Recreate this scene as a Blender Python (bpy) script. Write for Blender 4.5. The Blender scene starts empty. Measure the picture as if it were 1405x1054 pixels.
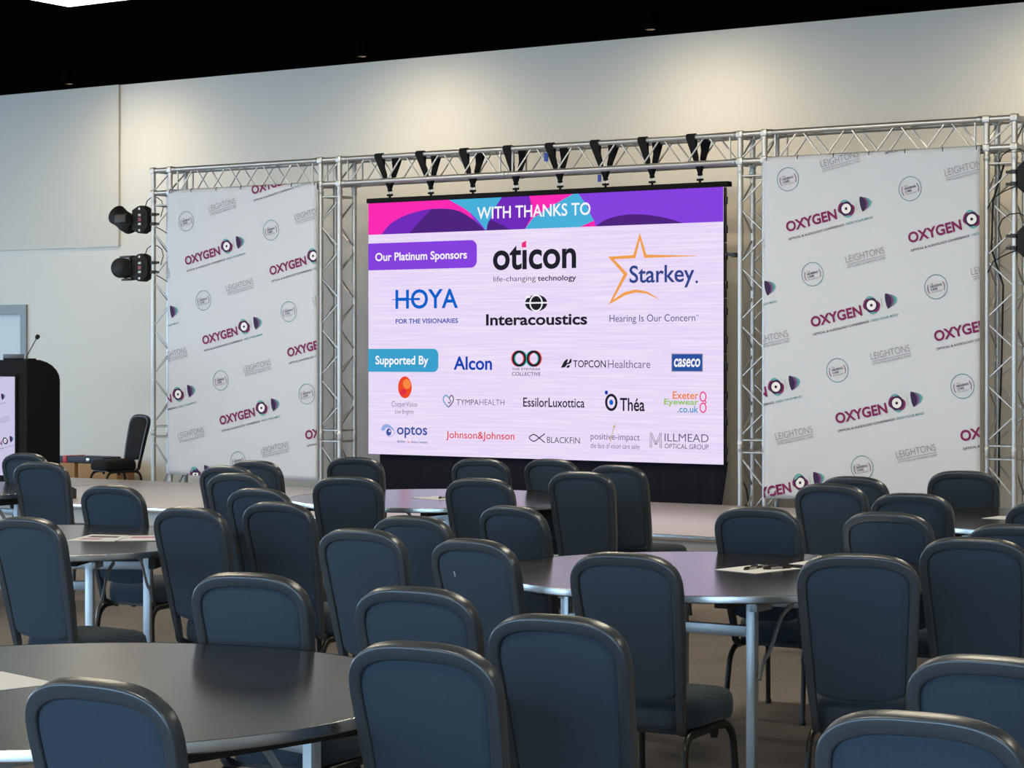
import bpy, bmesh, math, random
from mathutils import Vector, Matrix
from mathutils.geometry import tessellate_polygon
random.seed(7)
PI = math.pi
TH = math.radians(33.2)                      # the hall is turned this far from the camera's axis
CS, SN = math.cos(TH), math.sin(TH)
COL = bpy.context.scene.collection
scene = bpy.context.scene

def lin(c):
    return tuple((v/255/12.92 if v/255 <= .04045 else ((v/255+.055)/1.055)**2.4) for v in c)
def room(u, v, z=0.0):                       # hall axes (u along the stage wall, v towards it) -> world
    return Vector((u*CS+v*SN, -u*SN+v*CS, z))

# ------------------------------------------------------------------ camera, world, light, exposure
cam = bpy.data.cameras.new('camera'); camo = bpy.data.objects.new('camera', cam); COL.objects.link(camo)
camo.location = (0, 0, 1.62); camo.rotation_euler = (PI/2, 0, 0)
cam.sensor_width = 36; cam.lens = 76.87; cam.shift_y = -39.5/1405
cam.clip_start = .05; cam.clip_end = 200
scene.camera = camo
vs = scene.view_settings
scene.display_settings.display_device = 'sRGB'
vs.view_transform = 'Standard'; vs.look = 'None'; vs.exposure = 0.0; vs.gamma = 1; vs.use_curve_mapping = False
scene.cycles.max_bounces = 7; scene.cycles.diffuse_bounces = 4; scene.cycles.glossy_bounces = 3
scene.cycles.transparent_max_bounces = 8; scene.cycles.sample_clamp_indirect = 4
scene.cycles.caustics_reflective = False; scene.cycles.caustics_refractive = False
SKY = 8.8
wd = bpy.data.worlds.new('daylight'); scene.world = wd; wd.use_nodes = True
bg = wd.node_tree.nodes['Background']
bg.inputs[0].default_value = (.56, .79, 1.0, 1); bg.inputs[1].default_value = SKY

VW, ZC = 19.3, 4.85                          # stage wall, ceiling height
UL, UR, VB = -25.0, 7.0, -5.0                # left wall, right wall, rear wall

def portal(name, u, v, z, w, h, rot):        # daylight guide in a window opening
    l = bpy.data.lights.new(name, 'AREA'); l.shape = 'RECTANGLE'; l.size = w; l.size_y = h
    l.cycles.is_portal = True
    o = bpy.data.objects.new(name, l); COL.objects.link(o)
    o.location = room(u, v, z); o.rotation_euler = (PI/2, 0, rot-TH)
REAR_WIN = [(-22.5, -14.5), (-13.5, -6.0), (-5.0, 1.6), (2.4, 6.4)]
LEFT_WIN = [(-3.5, 2.5), (3.5, 9.5), (10.5, 16.5)]
WZ0, WZ1 = .25, 3.3
for a, b in REAR_WIN: portal('window_daylight', (a+b)/2, VB-.06, (WZ0+WZ1)/2, b-a, WZ1-WZ0, PI)
for a, b in LEFT_WIN: portal('window_daylight', UL-.06, (a+b)/2, (WZ0+WZ1)/2, b-a, WZ1-WZ0, -PI/2)

# ------------------------------------------------------------------ materials
def mat(name, rgb, rough=.6, metal=0, spec=.5, coat=0, sheen=0):
    m = bpy.data.materials.new(name); m.use_nodes = True
    p = m.node_tree.nodes['Principled BSDF']
    p.inputs['Base Color'].default_value = (*rgb, 1); p.inputs['Roughness'].default_value = rough
    p.inputs['Metallic'].default_value = metal; p.inputs['Specular IOR Level'].default_value = spec
    p.inputs['Coat Weight'].default_value = coat; p.inputs['Sheen Weight'].default_value = sheen
    return m
def noise_bump(m, scale, strength, dist=.002, vec=(1, 1, 1), col=None, detail=3, tex='noise'):
    nt = m.node_tree; N = nt.nodes; L = nt.links; p = N['Principled BSDF']
    tc = N.new('ShaderNodeTexCoord'); mp = N.new('ShaderNodeMapping'); mp.inputs['Scale'].default_value = vec
    L.new(tc.outputs['Object'], mp.inputs['Vector'])
    t = N.new('ShaderNodeTexNoise'); t.inputs['Scale'].default_value = scale; t.inputs['Detail'].default_value = detail
    L.new(mp.outputs['Vector'], t.inputs['Vector'])
    if strength:
        b = N.new('ShaderNodeBump'); b.inputs['Strength'].default_value = strength; b.inputs['Distance'].default_value = dist
        L.new(t.outputs['Fac'], b.inputs['Height']); L.new(b.outputs['Normal'], p.inputs['Normal'])
    if col:
        r = N.new('ShaderNodeValToRGB'); r.color_ramp.elements[0].position = .32; r.color_ramp.elements[1].position = .68
        r.color_ramp.elements[0].color = (*col[0], 1); r.color_ramp.elements[1].color = (*col[1], 1)
        L.new(t.outputs['Fac'], r.inputs['Fac']); L.new(r.outputs['Color'], p.inputs['Base Color'])
    return m
def emit(name, rgb, k=1.0):
    m = bpy.data.materials.new(name); m.use_nodes = True; nt = m.node_tree; nt.nodes.clear()
    o = nt.nodes.new('ShaderNodeOutputMaterial'); e = nt.nodes.new('ShaderNodeEmission')
    e.inputs[0].default_value = (*lin(rgb), 1); e.inputs[1].default_value = k
    nt.links.new(e.outputs[0], o.inputs[0]); return m

M = {}
M['wall'] = noise_bump(mat('painted_wall', (.63, .63, .605), .75), 60, .08)
M['panel'] = noise_bump(mat('painted_panel', (.56, .555, .525), .75), 60, .06)
M['ceiling'] = mat('black_ceiling', (.0022, .0020, .0018), 1, spec=0)
M['carpet'] = noise_bump(mat('carpet', (.1, .09, .08), .95, spec=.1), 9, .5, .004, (3, 26, 10), ((.125, .112, .105), (.25, .225, .208)), 6)
M['stage'] = noise_bump(mat('stage_surface', (.4, .38, .39), .32, spec=.6), 12, .05, .001, (4, 30, 10), ((.39, .37, .39), (.46, .435, .46)), 5)
M['fascia'] = mat('stage_fascia', (.42, .43, .43), .6)
M['alu'] = noise_bump(mat('truss_aluminium', (.50, .50, .49), .42, .85), 30, .05)
M['alu_edge'] = mat('aluminium_edge', (.62, .64, .66), .26, 1)
M['zinc'] = noise_bump(mat('galvanised_legs', (.58, .62, .66), .42, .8), 50, .05)
M['tabletop'] = noise_bump(mat('brown_grey_laminate', (.024, .020, .017), .175, spec=.55), 300, .03, .0004)
M['under'] = mat('table_underside', (.02, .018, .016), .7)
M['frame'] = mat('dark_satin_frame', (.062, .074, .088), .32, .35, spec=.65)
M['leg'] = mat('black_steel', (.016, .016, .017), .36, .3)
M['black'] = mat('black_plastic', (.011, .011, .012), .45)
M['matt'] = mat('matt_black_laminate', (.005, .005, .006), .8, spec=.15)
M['rubber'] = mat('black_rubber', (.007, .007, .0075), .7, spec=.3)
M['cloth'] = mat('black_cloth', (.010, .011, .018), .95, spec=.1)
M['strap'] = noise_bump(mat('black_webbing', (.009, .009, .010), .85, spec=.2), 300, .3, .001)
M['steel'] = mat('bright_steel', (.6, .6, .6), .3, 1)
M['blue'] = mat('blue_tag', (.01, .05, .32), .6)
M['red'] = mat('red_plastic', (.5, .02, .02), .5)
M['dimred'] = mat('red_display', (.25, .02, .06), .4)
M['white'] = mat('white_plastic', (.7, .7, .7), .5)
M['lens'] = mat('glass_lens', (.02, .02, .03), .08)
M['card'] = noise_bump(mat('cardboard', (.32, .19, .09), .85, spec=.2), 20, .1, .001, (1, 1, 8))
M['navy'] = mat('navy_case', (.012, .014, .035), .6)
M['paper'] = mat('white_paper', (.76, .79, .84), .8)
M['ink'] = mat('printed_ink', (.12, .08, .12), .8)
M['pinkink'] = mat('pink_print', (.5, .28, .42), .8)
M['door'] = mat('door_frame_grey', (.22, .25, .28), .5)
M['glassdoor'] = mat('pale_door_panel', (.42, .44, .44), .3)
M['winframe'] = mat('window_frame', (.05, .05, .055), .5)
M['banner'] = mat('banner_fabric', (.56, .60, .67), .7, spec=.25)
M['lamp'] = emit('lamp_diffuser', (255, 250, 232), 5.0)
M['warm'] = emit('warm_lamp', (255, 214, 160), 8.0)
M['lampframe'] = mat('lamp_frame', (.45, .45, .43), .4, .5)
def fabric():                                # woven blue-grey upholstery
    m = mat('woven_upholstery', (.04, .05, .06), .85, spec=.2, sheen=.08)
    nt = m.node_tree; N = nt.nodes; L = nt.links; p = N['Principled BSDF']
    tc = N.new('ShaderNodeTexCoord'); mp = N.new('ShaderNodeMapping'); L.new(tc.outputs['Object'], mp.inputs['Vector'])
    mp.inputs['Rotation'].default_value = (0, .75, 0)
    w = N.new('ShaderNodeTexWave'); w.inputs['Scale'].default_value = 85; w.inputs['Distortion'].default_value = 1.2; w.inputs['Detail Scale'].default_value = 3
    L.new(mp.outputs['Vector'], w.inputs['Vector'])
    n = N.new('ShaderNodeTexNoise'); n.inputs['Scale'].default_value = 420; L.new(tc.outputs['Object'], n.inputs['Vector'])
    mx = N.new('ShaderNodeMath'); mx.operation = 'ADD'; L.new(w.outputs['Fac'], mx.inputs[0]); L.new(n.outputs['Fac'], mx.inputs[1])
    r = N.new('ShaderNodeValToRGB'); r.color_ramp.elements[0].color = (.024, .038, .054, 1); r.color_ramp.elements[1].color = (.054, .079, .108, 1)
    r.color_ramp.elements[0].position = .3; r.color_ramp.elements[1].position = 1.0
    mh = N.new('ShaderNodeMath'); mh.operation = 'MULTIPLY'; mh.inputs[1].default_value = .6; L.new(mx.outputs[0], mh.inputs[0])
    L.new(mh.outputs[0], r.inputs['Fac']); L.new(r.outputs['Color'], p.inputs['Base Color'])
    b = N.new('ShaderNodeBump'); b.inputs['Strength'].default_value = .25; b.inputs['Distance'].default_value = .001
    L.new(mx.outputs[0], b.inputs['Height']); L.new(b.outputs['Normal'], p.inputs['Normal']); return m
M['fabric'] = fabric()
def glass():
    m = bpy.data.materials.new('window_glass'); m.use_nodes = True; nt = m.node_tree; nt.nodes.clear(); N = nt.nodes
    o = N.new('ShaderNodeOutputMaterial'); t = N.new('ShaderNodeBsdfTransparent'); g = N.new('ShaderNodeBsdfGlossy'); mx = N.new('ShaderNodeMixShader')
    t.inputs[0].default_value = (.96, .98, 1, 1); g.inputs['Roughness'].default_value = .02; mx.inputs[0].default_value = .05
    nt.links.new(t.outputs[0], mx.inputs[1]); nt.links.new(g.outputs[0], mx.inputs[2]); nt.links.new(mx.outputs[0], o.inputs[0]); return m
M['glass'] = glass()

# ------------------------------------------------------------------ mesh helpers
def BM(): return bmesh.new()
def add_box(bm, x0, x1, y0, y1, z0, z1, bev=0, mi=0, seg=2):
    vs_ = [bm.verts.new((x, y, z)) for x in (x0, x1) for y in (y0, y1) for z in (z0, z1)]
    fs = [bm.faces.new([vs_[i] for i in q]) for q in ((0, 1, 3, 2), (4, 6, 7, 5), (0, 4, 5, 1), (2, 3, 7, 6), (0, 2, 6, 4), (1, 5, 7, 3))]
    for f in fs: f.material_index = mi
    if bev:
        es = list({e for f in fs for e in f.edges})
        r = bmesh.ops.bevel(bm, geom=es, offset=bev, segments=seg, profile=.5, affect='EDGES')
        for f in r['faces']: f.material_index = mi
    return vs_
def add_sweep(bm, pts, prof, nrm=None, closed=False, mi=0, scale=None):
    """profile (a along normal, b along side) carried along pts"""
    pts = [Vector(p) for p in pts]; n = len(pts); rings = []; prev = None
    for i, p in enumerate(pts):
        a = pts[(i-1) % n] if (closed or i) else p; b = pts[(i+1) % n] if (closed or i < n-1) else p
        t = (b-a).normalized()
        if nrm is not None: nn = Vector(nrm[i] if isinstance(nrm, list) else nrm)
        elif prev is None: nn = Vector((0, 0, 1)) if abs(t.z) < .9 else Vector((1, 0, 0))
        else: nn = prev
        nn = (nn - t*nn.dot(t)).normalized(); prev = nn; s = t.cross(nn)
        k = scale[i] if scale else 1
        rings.append([bm.verts.new(p + nn*(q[0]*k) + s*(q[1]*k)) for q in prof])
    m = len(prof); faces = []
    for i in range(n if closed else n-1):
        A, B = rings[i], rings[(i+1) % n]
        for j in range(m): faces.append(bm.faces.new((A[j], A[(j+1) % m], B[(j+1) % m], B[j])))
    if not closed: faces += [bm.faces.new(rings[0][::-1]), bm.faces.new(rings[-1])]
    for f in faces: f.material_index = mi
def circ(r, n=8, ry=None): return [(r*math.cos(2*PI*i/n), (ry or r)*math.sin(2*PI*i/n)) for i in range(n)]
def rrect(w, h, r, k=3):
    out = []
    for cx, cy, a0 in ((w/2-r, h/2-r, 0), (-w/2+r, h/2-r, PI/2), (-w/2+r, -h/2+r, PI), (w/2-r, -h/2+r, 3*PI/2)):
        out += [(cx+r*math.cos(a0+PI/2*i/k), cy+r*math.sin(a0+PI/2*i/k)) for i in range(k+1)]
    return out
def add_tube(bm, pts, r, n=8, mi=0, closed=False): add_sweep(bm, pts, circ(r, n), None, closed, mi)
def add_lathe(bm, prof, mtx=Matrix(), n=32, mi=0):
    rings = []
    for r, z in prof:
        if r < 1e-6: rings.append([bm.verts.new(mtx @ Vector((0, 0, z)))])
        else: rings.append([bm.verts.new(mtx @ Vector((r*math.cos(2*PI*i/n), r*math.sin(2*PI*i/n), z))) for i in range(n)])
    for A, B in zip(rings, rings[1:]):
        for i in range(n):
            q = [A[i % len(A)], A[(i+1) % len(A)], B[(i+1) % len(B)], B[i % len(B)]]
            q = list(dict.fromkeys(q))
            if len(q) > 2: bm.faces.new(q).material_index = mi
def add_prism(bm, poly, d0, d1, axis='y', mi=0, bev=0):
    f3 = {'y': lambda a, b, d: (a, d, b), 'z': lambda a, b, d: (a, b, d), 'x': lambda a, b, d: (d, a, b)}[axis]
    A = [bm.verts.new(f3(a, b, d0)) for a, b in poly]; B = [bm.verts.new(f3(a, b, d1)) for a, b in poly]
    n = len(poly); fs = [bm.faces.new(A), bm.faces.new(B[::-1])] + [bm.faces.new((A[i], B[i], B[(i+1) % n], A[(i+1) % n])) for i in range(n)]
    for f in fs: f.material_index = mi
    if bev:
        es = list({e for f in fs[:2] for e in f.edges})
        r = bmesh.ops.bevel(bm, geom=es, offset=bev, segments=2, profile=.5, affect='EDGES')
        for f in r['faces']: f.material_index = mi
def obj(name, bm, mats, parent=None, loc=None, rot=None, smooth=35, recalc=True):
    if recalc: bmesh.ops.recalc_face_normals(bm, faces=bm.faces[:])
    me = bpy.data.meshes.new(name); bm.to_mesh(me); bm.free()
    for m in (mats if isinstance(mats, (list, tuple)) else [mats]): me.materials.append(M[m] if isinstance(m, str) else m)
    if smooth:
        me.polygons.foreach_set('use_smooth', [True]*len(me.polygons)); me.set_sharp_from_angle(angle=math.radians(smooth))
    o = bpy.data.objects.new(name, me); COL.objects.link(o)
    if parent: o.parent = parent
    if loc is not None: o.location = loc
    if rot is not None: o.rotation_euler = rot
    return o
def tag(o, label, cat, group=None):
    o['label'] = label; o['category'] = cat
    if group: o['group'] = group
    return o
def thing(name, label, cat, loc, rotz=0, group=None):
    o = bpy.data.objects.new(name, None); o.empty_display_size = .1; COL.objects.link(o)
    o.location = loc; o.rotation_euler = (0, 0, rotz); return tag(o, label, cat, group)
def rthing(name, label, cat, u, v, z=0, rot=0, group=None): return thing(name, label, cat, room(u, v, z), -TH+rot, group)
def struct(name, bm, m, loc=None, parent=None, **k):
    o = obj(name, bm, m, parent, loc, None if parent else (0, 0, -TH), **k)
    if not parent: o['kind'] = 'structure'
    return o
def dup(root, loc, rotz, label, group=None):
    r = root.copy(); COL.objects.link(r); r.location = loc; r.rotation_euler = (0, 0, rotz); r['label'] = label
    if group: r['group'] = group
    for ch in list(root.children):
        c = ch.copy(); COL.objects.link(c); c.parent = r
        for g in list(ch.children):
            d = g.copy(); COL.objects.link(d); d.parent = c
    return r

# ------------------------------------------------------------------ flat artwork (print on banners, slide on the screen)
_txt = {}
def text_geo(s, off=0.0, shear=0.0):
    k = (s, off, shear)
    if k not in _txt:
        cu = bpy.data.curves.new('lettering', 'FONT'); cu.body = s; cu.size = 1; cu.offset = off; cu.shear = shear
        cu.resolution_u = 5; cu.fill_mode = 'FRONT'
        o = bpy.data.objects.new('lettering', cu); me = bpy.data.meshes.new_from_object(o)
        P = [(v.co.x, v.co.y) for v in me.vertices]; F = [tuple(p.vertices) for p in me.polygons]
        bpy.data.objects.remove(o); bpy.data.curves.remove(cu); bpy.data.meshes.remove(me)
        x0 = min(p[0] for p in P); x1 = max(p[0] for p in P); y0 = min(p[1] for p in P); y1 = max(p[1] for p in P)
        _txt[k] = ([((x-x0)/(x1-x0), (y-y0)/(y1-y0)) for x, y in P], F)
    return _txt[k]
class Flat:
    """2-D coloured shapes in metres; layer n sits n steps proud"""
    def __init__(s): s.V = []; s.F = []
    def _add(s, P, F, key, layer):
        b = len(s.V); s.V += [(x, y, layer) for x, y in P]; s.F += [(tuple(i+b for i in f), key) for f in F]
    def text(s, t, x0, y0, x1, y1, key, off=0.0, shear=0.0, layer=2):
        P, F = text_geo(t, off, shear); s._add([(x0+(x1-x0)*x, y0+(y1-y0)*y) for x, y in P], F, key, layer)
    def poly(s, pts, key, layer=1):
        F = tessellate_polygon([[Vector((x, y, 0)) for x, y in pts]]); s._add(pts, [tuple(f) for f in F], key, layer)
    def ell(s, cx, cy, rx, ry, key, layer=1, n=32, p=2, rot=0):
        pts = []
        for i in range(n):
            a = 2*PI*i/n; c, d = math.cos(a), math.sin(a)
            x = math.copysign(abs(c)**(2/p), c)*rx; y = math.copysign(abs(d)**(2/p), d)*ry
            pts.append((cx+x*math.cos(rot)-y*math.sin(rot), cy+x*math.sin(rot)+y*math.cos(rot)))
        s._add(pts, [tuple(range(n))], key, layer)
    def stroke(s, pts, w, key, layer=1, closed=False):
        n = len(pts); L = []; R = []
        for i, (x, y) in enumerate(pts):
            ax, ay = pts[(i-1) % n] if (closed or i) else pts[i]; bx, by = pts[(i+1) % n] if (closed or i < n-1) else pts[i]
            d1 = Vector((x-ax, y-ay)); d2 = Vector((bx-x, by-y))
            d1 = d1.normalized() if d1.length else d2.normalized(); d2 = d2.normalized() if d2.length else d1
            t = (d1+d2).normalized() if (d1+d2).length > 1e-6 else d1; nn = Vector((-t.y, t.x))
            k = min(2.2, 1/max(.2, nn.dot(Vector((-d1.y, d1.x))))); ww = (w[i] if isinstance(w, (list, tuple)) else w)/2*k
            L.append((x+nn.x*ww, y+nn.y*ww)); R.append((x-nn.x*ww, y-nn.y*ww))
        m = n if closed else n-1
        s._add(L+R, [(i, (i+1) % n, n+(i+1) % n, n+i) for i in range(m)], key, layer)
    def arc(s, cx, cy, rx, ry, a0, a1, w, key, layer=1, n=28):
        full = abs(a1-a0) > 359
        s.stroke([(cx+rx*math.cos(math.radians(a0+(a1-a0)*i/n)), cy+ry*math.sin(math.radians(a0+(a1-a0)*i/n))) for i in range(n if full else n+1)], w, key, layer, full)
    def put(s, o, x, y, ang=0, k=1.0):
        c, d = math.cos(ang)*k, math.sin(ang)*k; b = len(s.V)
        s.V += [(x+c*px-d*py, y+d*px+c*py, l) for px, py, l in o.V]; s.F += [(tuple(i+b for i in f), key) for f, key in o.F]
        return s
    def bm(s, step=.001, base=.002, clip=None, warp=None):
        """standing in the local x-z plane, facing -y"""
        keys = list(dict.fromkeys(k for _, k in s.F)); bm = BM()
        V = [bm.verts.new((x, -(base+l*step), y)) for x, y, l in s.V]
        for f, k in s.F:
            try: bm.faces.new([V[i] for i in f]).material_index = keys.index(k)
            except ValueError: pass
        if clip:
            for co, no in (((clip[0], 0, 0), (-1, 0, 0)), ((clip[1], 0, 0), (1, 0, 0)), ((0, 0, clip[2]), (0, 0, -1)), ((0, 0, clip[3]), (0, 0, 1))):
                bmesh.ops.bisect_plane(bm, geom=bm.verts[:]+bm.edges[:]+bm.faces[:], plane_co=co, plane_no=no, clear_outer=True)
        for f in bm.faces:
            f.normal_update()
            if f.normal.y > 0: f.normal_flip()
        if warp:
            for v in bm.verts: v.co.y += warp(v.co.x, v.co.z)
        return bm, keys
def artwork(name, fl, pal, parent, **k):
    bm, keys = fl.bm(**k)
    if not bm.faces: bm.free(); return None
    return obj(name, bm, [pal[q] for q in keys], parent, smooth=0, recalc=False)

# ------------------------------------------------------------------ the hall
bm = BM(); add_box(bm, UL-.3, UR+.3, VB-.3, VW+.3, -.12, 0); struct('floor', bm, 'carpet', smooth=0)
bm = BM(); add_box(bm, UL-.3, UR+.3, VB-.3, VW+.3, ZC, ZC+.15); struct('ceiling', bm, 'ceiling', smooth=0)
D0, D1, DZ = -20.72, -19.77, 2.245
bm = BM(); add_box(bm, UL-.2, D0, VW, VW+.2, 0, ZC); add_box(bm, D1, UR+.2, VW, VW+.2, 0, ZC); add_box(bm, D0, D1, VW, VW+.2, DZ, ZC)
struct('wall_front', bm, 'wall', smooth=0)
def windowed(name, wins, along_u, pos, t, lo, hi):
    bm = BM(); edges = [lo]+[x for w in wins for x in w]+[hi]
    def bx(a, b, z0, z1):
        if along_u: add_box(bm, a, b, pos-t, pos, z0, z1)
        else: add_box(bm, pos-t, pos, a, b, z0, z1)
    for i in range(0, len(edges), 2): bx(edges[i], edges[i+1], 0, ZC)
    for a, b in wins: bx(a, b, 0, WZ0); bx(a, b, WZ1, ZC)
    struct(name, bm, 'wall', smooth=0)
windowed('wall_back', REAR_WIN, True, VB, .2, UL-.2, UR+.2)
windowed('wall_left', LEFT_WIN, False, UL, .2, VB, VW)
bm = BM(); add_box(bm, UR, UR+.2, VB, VW, 0, ZC); struct('wall_right', bm, 'wall', smooth=0)
k = 1
for wins, au, pos in ((REAR_WIN, True, VB), (LEFT_WIN, False, UL)):
    for a, b in wins:
        bm = BM(); n = max(2, round((b-a)/1.6)); xs = [a+(b-a)*i/n for i in range(n+1)]
        def bx(x0, x1, z0, z1, mm=bm, p=pos, h=.03):
            if au: add_box(mm, x0, x1, p-.1-h, p-.1+h, z0, z1)
            else: add_box(mm, p-.1-h, p-.1+h, x0, x1, z0, z1)
        for x in xs: bx(max(a, x-.03), min(b, x+.03), WZ0, WZ1)
        bx(a, b, WZ0, WZ0+.06); bx(a, b, WZ1-.06, WZ1)
        o = struct('window_%d' % k, bm, 'winframe', smooth=0); k += 1
        g = BM(); bx(a, b, WZ0, WZ1, g, pos, .003); struct('pane', g, 'glass', parent=o, smooth=0)
# door in the stage wall
bm = BM(); add_box(bm, D0, D0+.1, VW-.03, VW+.12, 0, DZ); add_box(bm, D1-.1, D1, VW-.03, VW+.12, 0, DZ); add_box(bm, D0+.1, D1-.1, VW-.03, VW+.12, DZ-.12, DZ)
do = struct('door_1', bm, 'door', smooth=0)
bm = BM(); add_box(bm, D0+.1, D1-.1, VW+.05, VW+.09, 0, DZ-.12); struct('door_leaf', bm, 'glassdoor', parent=do, smooth=0)
bm = BM(); add_tube(bm, [(D0+.16, VW+.05, 1.02), (D0+.16, VW+.0, 1.02), (D0+.28, VW+.0, 1.02)], .01); struct('door_handle', bm, 'steel', parent=do)
# raised wall panel, upper left
bm = BM(); add_box(bm, UL, -18.22, VW-.035, VW, 2.92, ZC); struct('trim_1', bm, 'panel', smooth=0)
# downlights washing the stage wall
for i, (u, lab) in enumerate(((-17.75, 'warm downlight on the black ceiling, left end of its row'), (-13.6, 'warm downlight on the black ceiling above left half of big screen'),
                              (-10.2, 'warm downlight on the black ceiling above right end of big screen'), (-6.4, 'warm downlight on the black ceiling above right-hand truss tower'))):
    t = rthing('downlight', lab, 'ceiling light', u, VW-1.35, ZC, group='warm downlights along the stage wall')
    bm = BM(); add_lathe(bm, [(.060, -.005), (.056, -.16), (.064, -.16), (.068, -.005), (.068, 0), (.060, 0)], n=24); obj('can', bm, 'ceiling', t)
    bm = BM(); add_lathe(bm, [(0, -.030), (.055, -.030), (.055, -.002), (0, -.002)], n=24); obj('lamp_face', bm, 'warm', t)
    l = bpy.data.lights.new('downlight_beam', 'SPOT'); l.energy = 95; l.color = (1.0, .80, .54); l.spot_size = math.radians(155); l.spot_blend = 1; l.shadow_soft_size = .04
    lo = bpy.data.objects.new('downlight_beam', l); COL.objects.link(lo); lo.parent = t; lo.location = (0, 0, -.17); lo.rotation_euler = (math.radians(38), 0, 0)
for u in (-18.5, -14.5, -10.5, -6.5, -2.5):  # extra out-of-view row, added to give the upper wall an even warm wash
    t = rthing('downlight', 'unseen extra downlight added above the stage front to warm the upper wall', 'ceiling light', u, 12.2, ZC, group='added wall-wash downlights above the stage front')
    bm = BM(); add_lathe(bm, [(.060, -.005), (.056, -.16), (.064, -.16), (.068, -.005), (.068, 0), (.060, 0)], n=24); obj('can', bm, 'ceiling', t)
    bm = BM(); add_lathe(bm, [(0, -.030), (.055, -.030), (.055, -.002), (0, -.002)], n=24); obj('lamp_face', bm, 'warm', t)
    l = bpy.data.lights.new('downlight_beam', 'SPOT'); l.energy = 240; l.color = (1.0, .77, .47); l.spot_size = math.radians(150); l.spot_blend = 1; l.shadow_soft_size = .06
    lo = bpy.data.objects.new('downlight_beam', l); COL.objects.link(lo); lo.parent = t; lo.location = (0, 0, -.17); lo.rotation_euler = (math.radians(55), 0, 0)
# flat ceiling lights (the one whose corner shows, and its neighbours along the room)
panels = [(-13.66, 14.13), (-9.0, 14.13), (-3.8, 14.55), (-19.4, 14.55), (-14.25, 8.5), (-9.0, 8.5), (-3.8, 8.5), (-19.4, 8.5), (-9.0, 2.5), (-3.8, 2.5), (1.5, 2.5), (1.5, 8.5)]
for i, (u, v) in enumerate(panels):
    lab = ('white rectangular ceiling light panel, its corner showing at the top left' if i == 0 else
           'white rectangular ceiling light panel out of sight above the tables')
    t = rthing('ceiling_light', lab, 'ceiling light', u, v, ZC, group='flat ceiling light panels')
    bm = BM(); add_box(bm, -.62, .62, -.32, .32, -.06, 0, .004); obj('housing', bm, 'lampframe', t)
    bm = BM(); add_box(bm, -.59, .59, -.29, .29, -.064, -.059); obj('diffuser', bm, 'lamp', t, smooth=0)
    l = bpy.data.lights.new('panel_glow', 'AREA'); l.shape = 'RECTANGLE'; l.size = 1.15; l.size_y = .55; l.energy = 75; l.color = (1.0, .85, .62)
    lo = bpy.data.objects.new('panel_glow', l); COL.objects.link(lo); lo.parent = t; lo.location = (0, 0, -.07)

# ------------------------------------------------------------------ stage
SZ, SV0, SV1 = .285, 14.30, 17.34
def deck(u0, u1, label):
    t = rthing('stage_deck', label, 'stage', (u0+u1)/2, SV0, 0); w = (u1-u0)/2
    bm = BM(); add_box(bm, -w, w, .0, SV1-SV0, SZ-.035, SZ, .004); obj('deck_top', bm, 'stage', t)
    bm = BM(); add_box(bm, -w, w, -.012, 0, SZ-.045, SZ-.002, .003); obj('edge_trim', bm, 'alu_edge', t)
    bm = BM(); add_box(bm, -w, w, .02, SV1-SV0-.03, 0, SZ-.035); obj('fascia', bm, 'fascia', t, smooth=0)
deck(-15.955, -5.6, 'wide grey carpeted stage in front of the truss and big screen')
deck(-19.2, -16.005, 'grey carpeted stage section on the left, under the black lectern')

# ------------------------------------------------------------------ truss
A_ = .24; CR, BR = .025, .0085
tr = rthing('truss_frame', 'silver aluminium box truss goalpost holding the banners and screen', 'truss', -11.2, 17.40, 0)
U = [u+11.2 for u in (-15.95, -13.69, -8.955, -6.66)]
TZ0, TZ1 = 3.346, 3.586
_slv = []
def sleeve(p, ry, parent):                   # conical coupler where two truss lengths meet
    if not _slv:
        bm = BM(); r = CR+.0045; add_lathe(bm, [(0, -.045), (r-.003, -.045), (r, -.04), (r, -.014), (CR-.002, -.011), (CR-.002, .011), (r, .014), (r, .04), (r-.003, .045), (0, .045)], n=14)
        o = obj('coupler', bm, 'alu'); _slv.append(o.data)
    else: o = bpy.data.objects.new('coupler', _slv[0]); COL.objects.link(o)
    o.parent = parent; o.location = p; o.rotation_euler = (0, ry, 0)
def lacing(bm, a, b, o, d, n):               # zigzag on one face: along a->b, between o and o+d
    a = Vector(a); b = Vector(b); d = Vector(d); st = (b-a)/n
    for i in range(n):
        p0 = a+st*(i+.08); p1 = a+st*(i+.92)
        q = (p0, p1+d) if i % 2 == 0 else (p0+d, p1)
        add_tube(bm, q, BR, 6)
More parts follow.
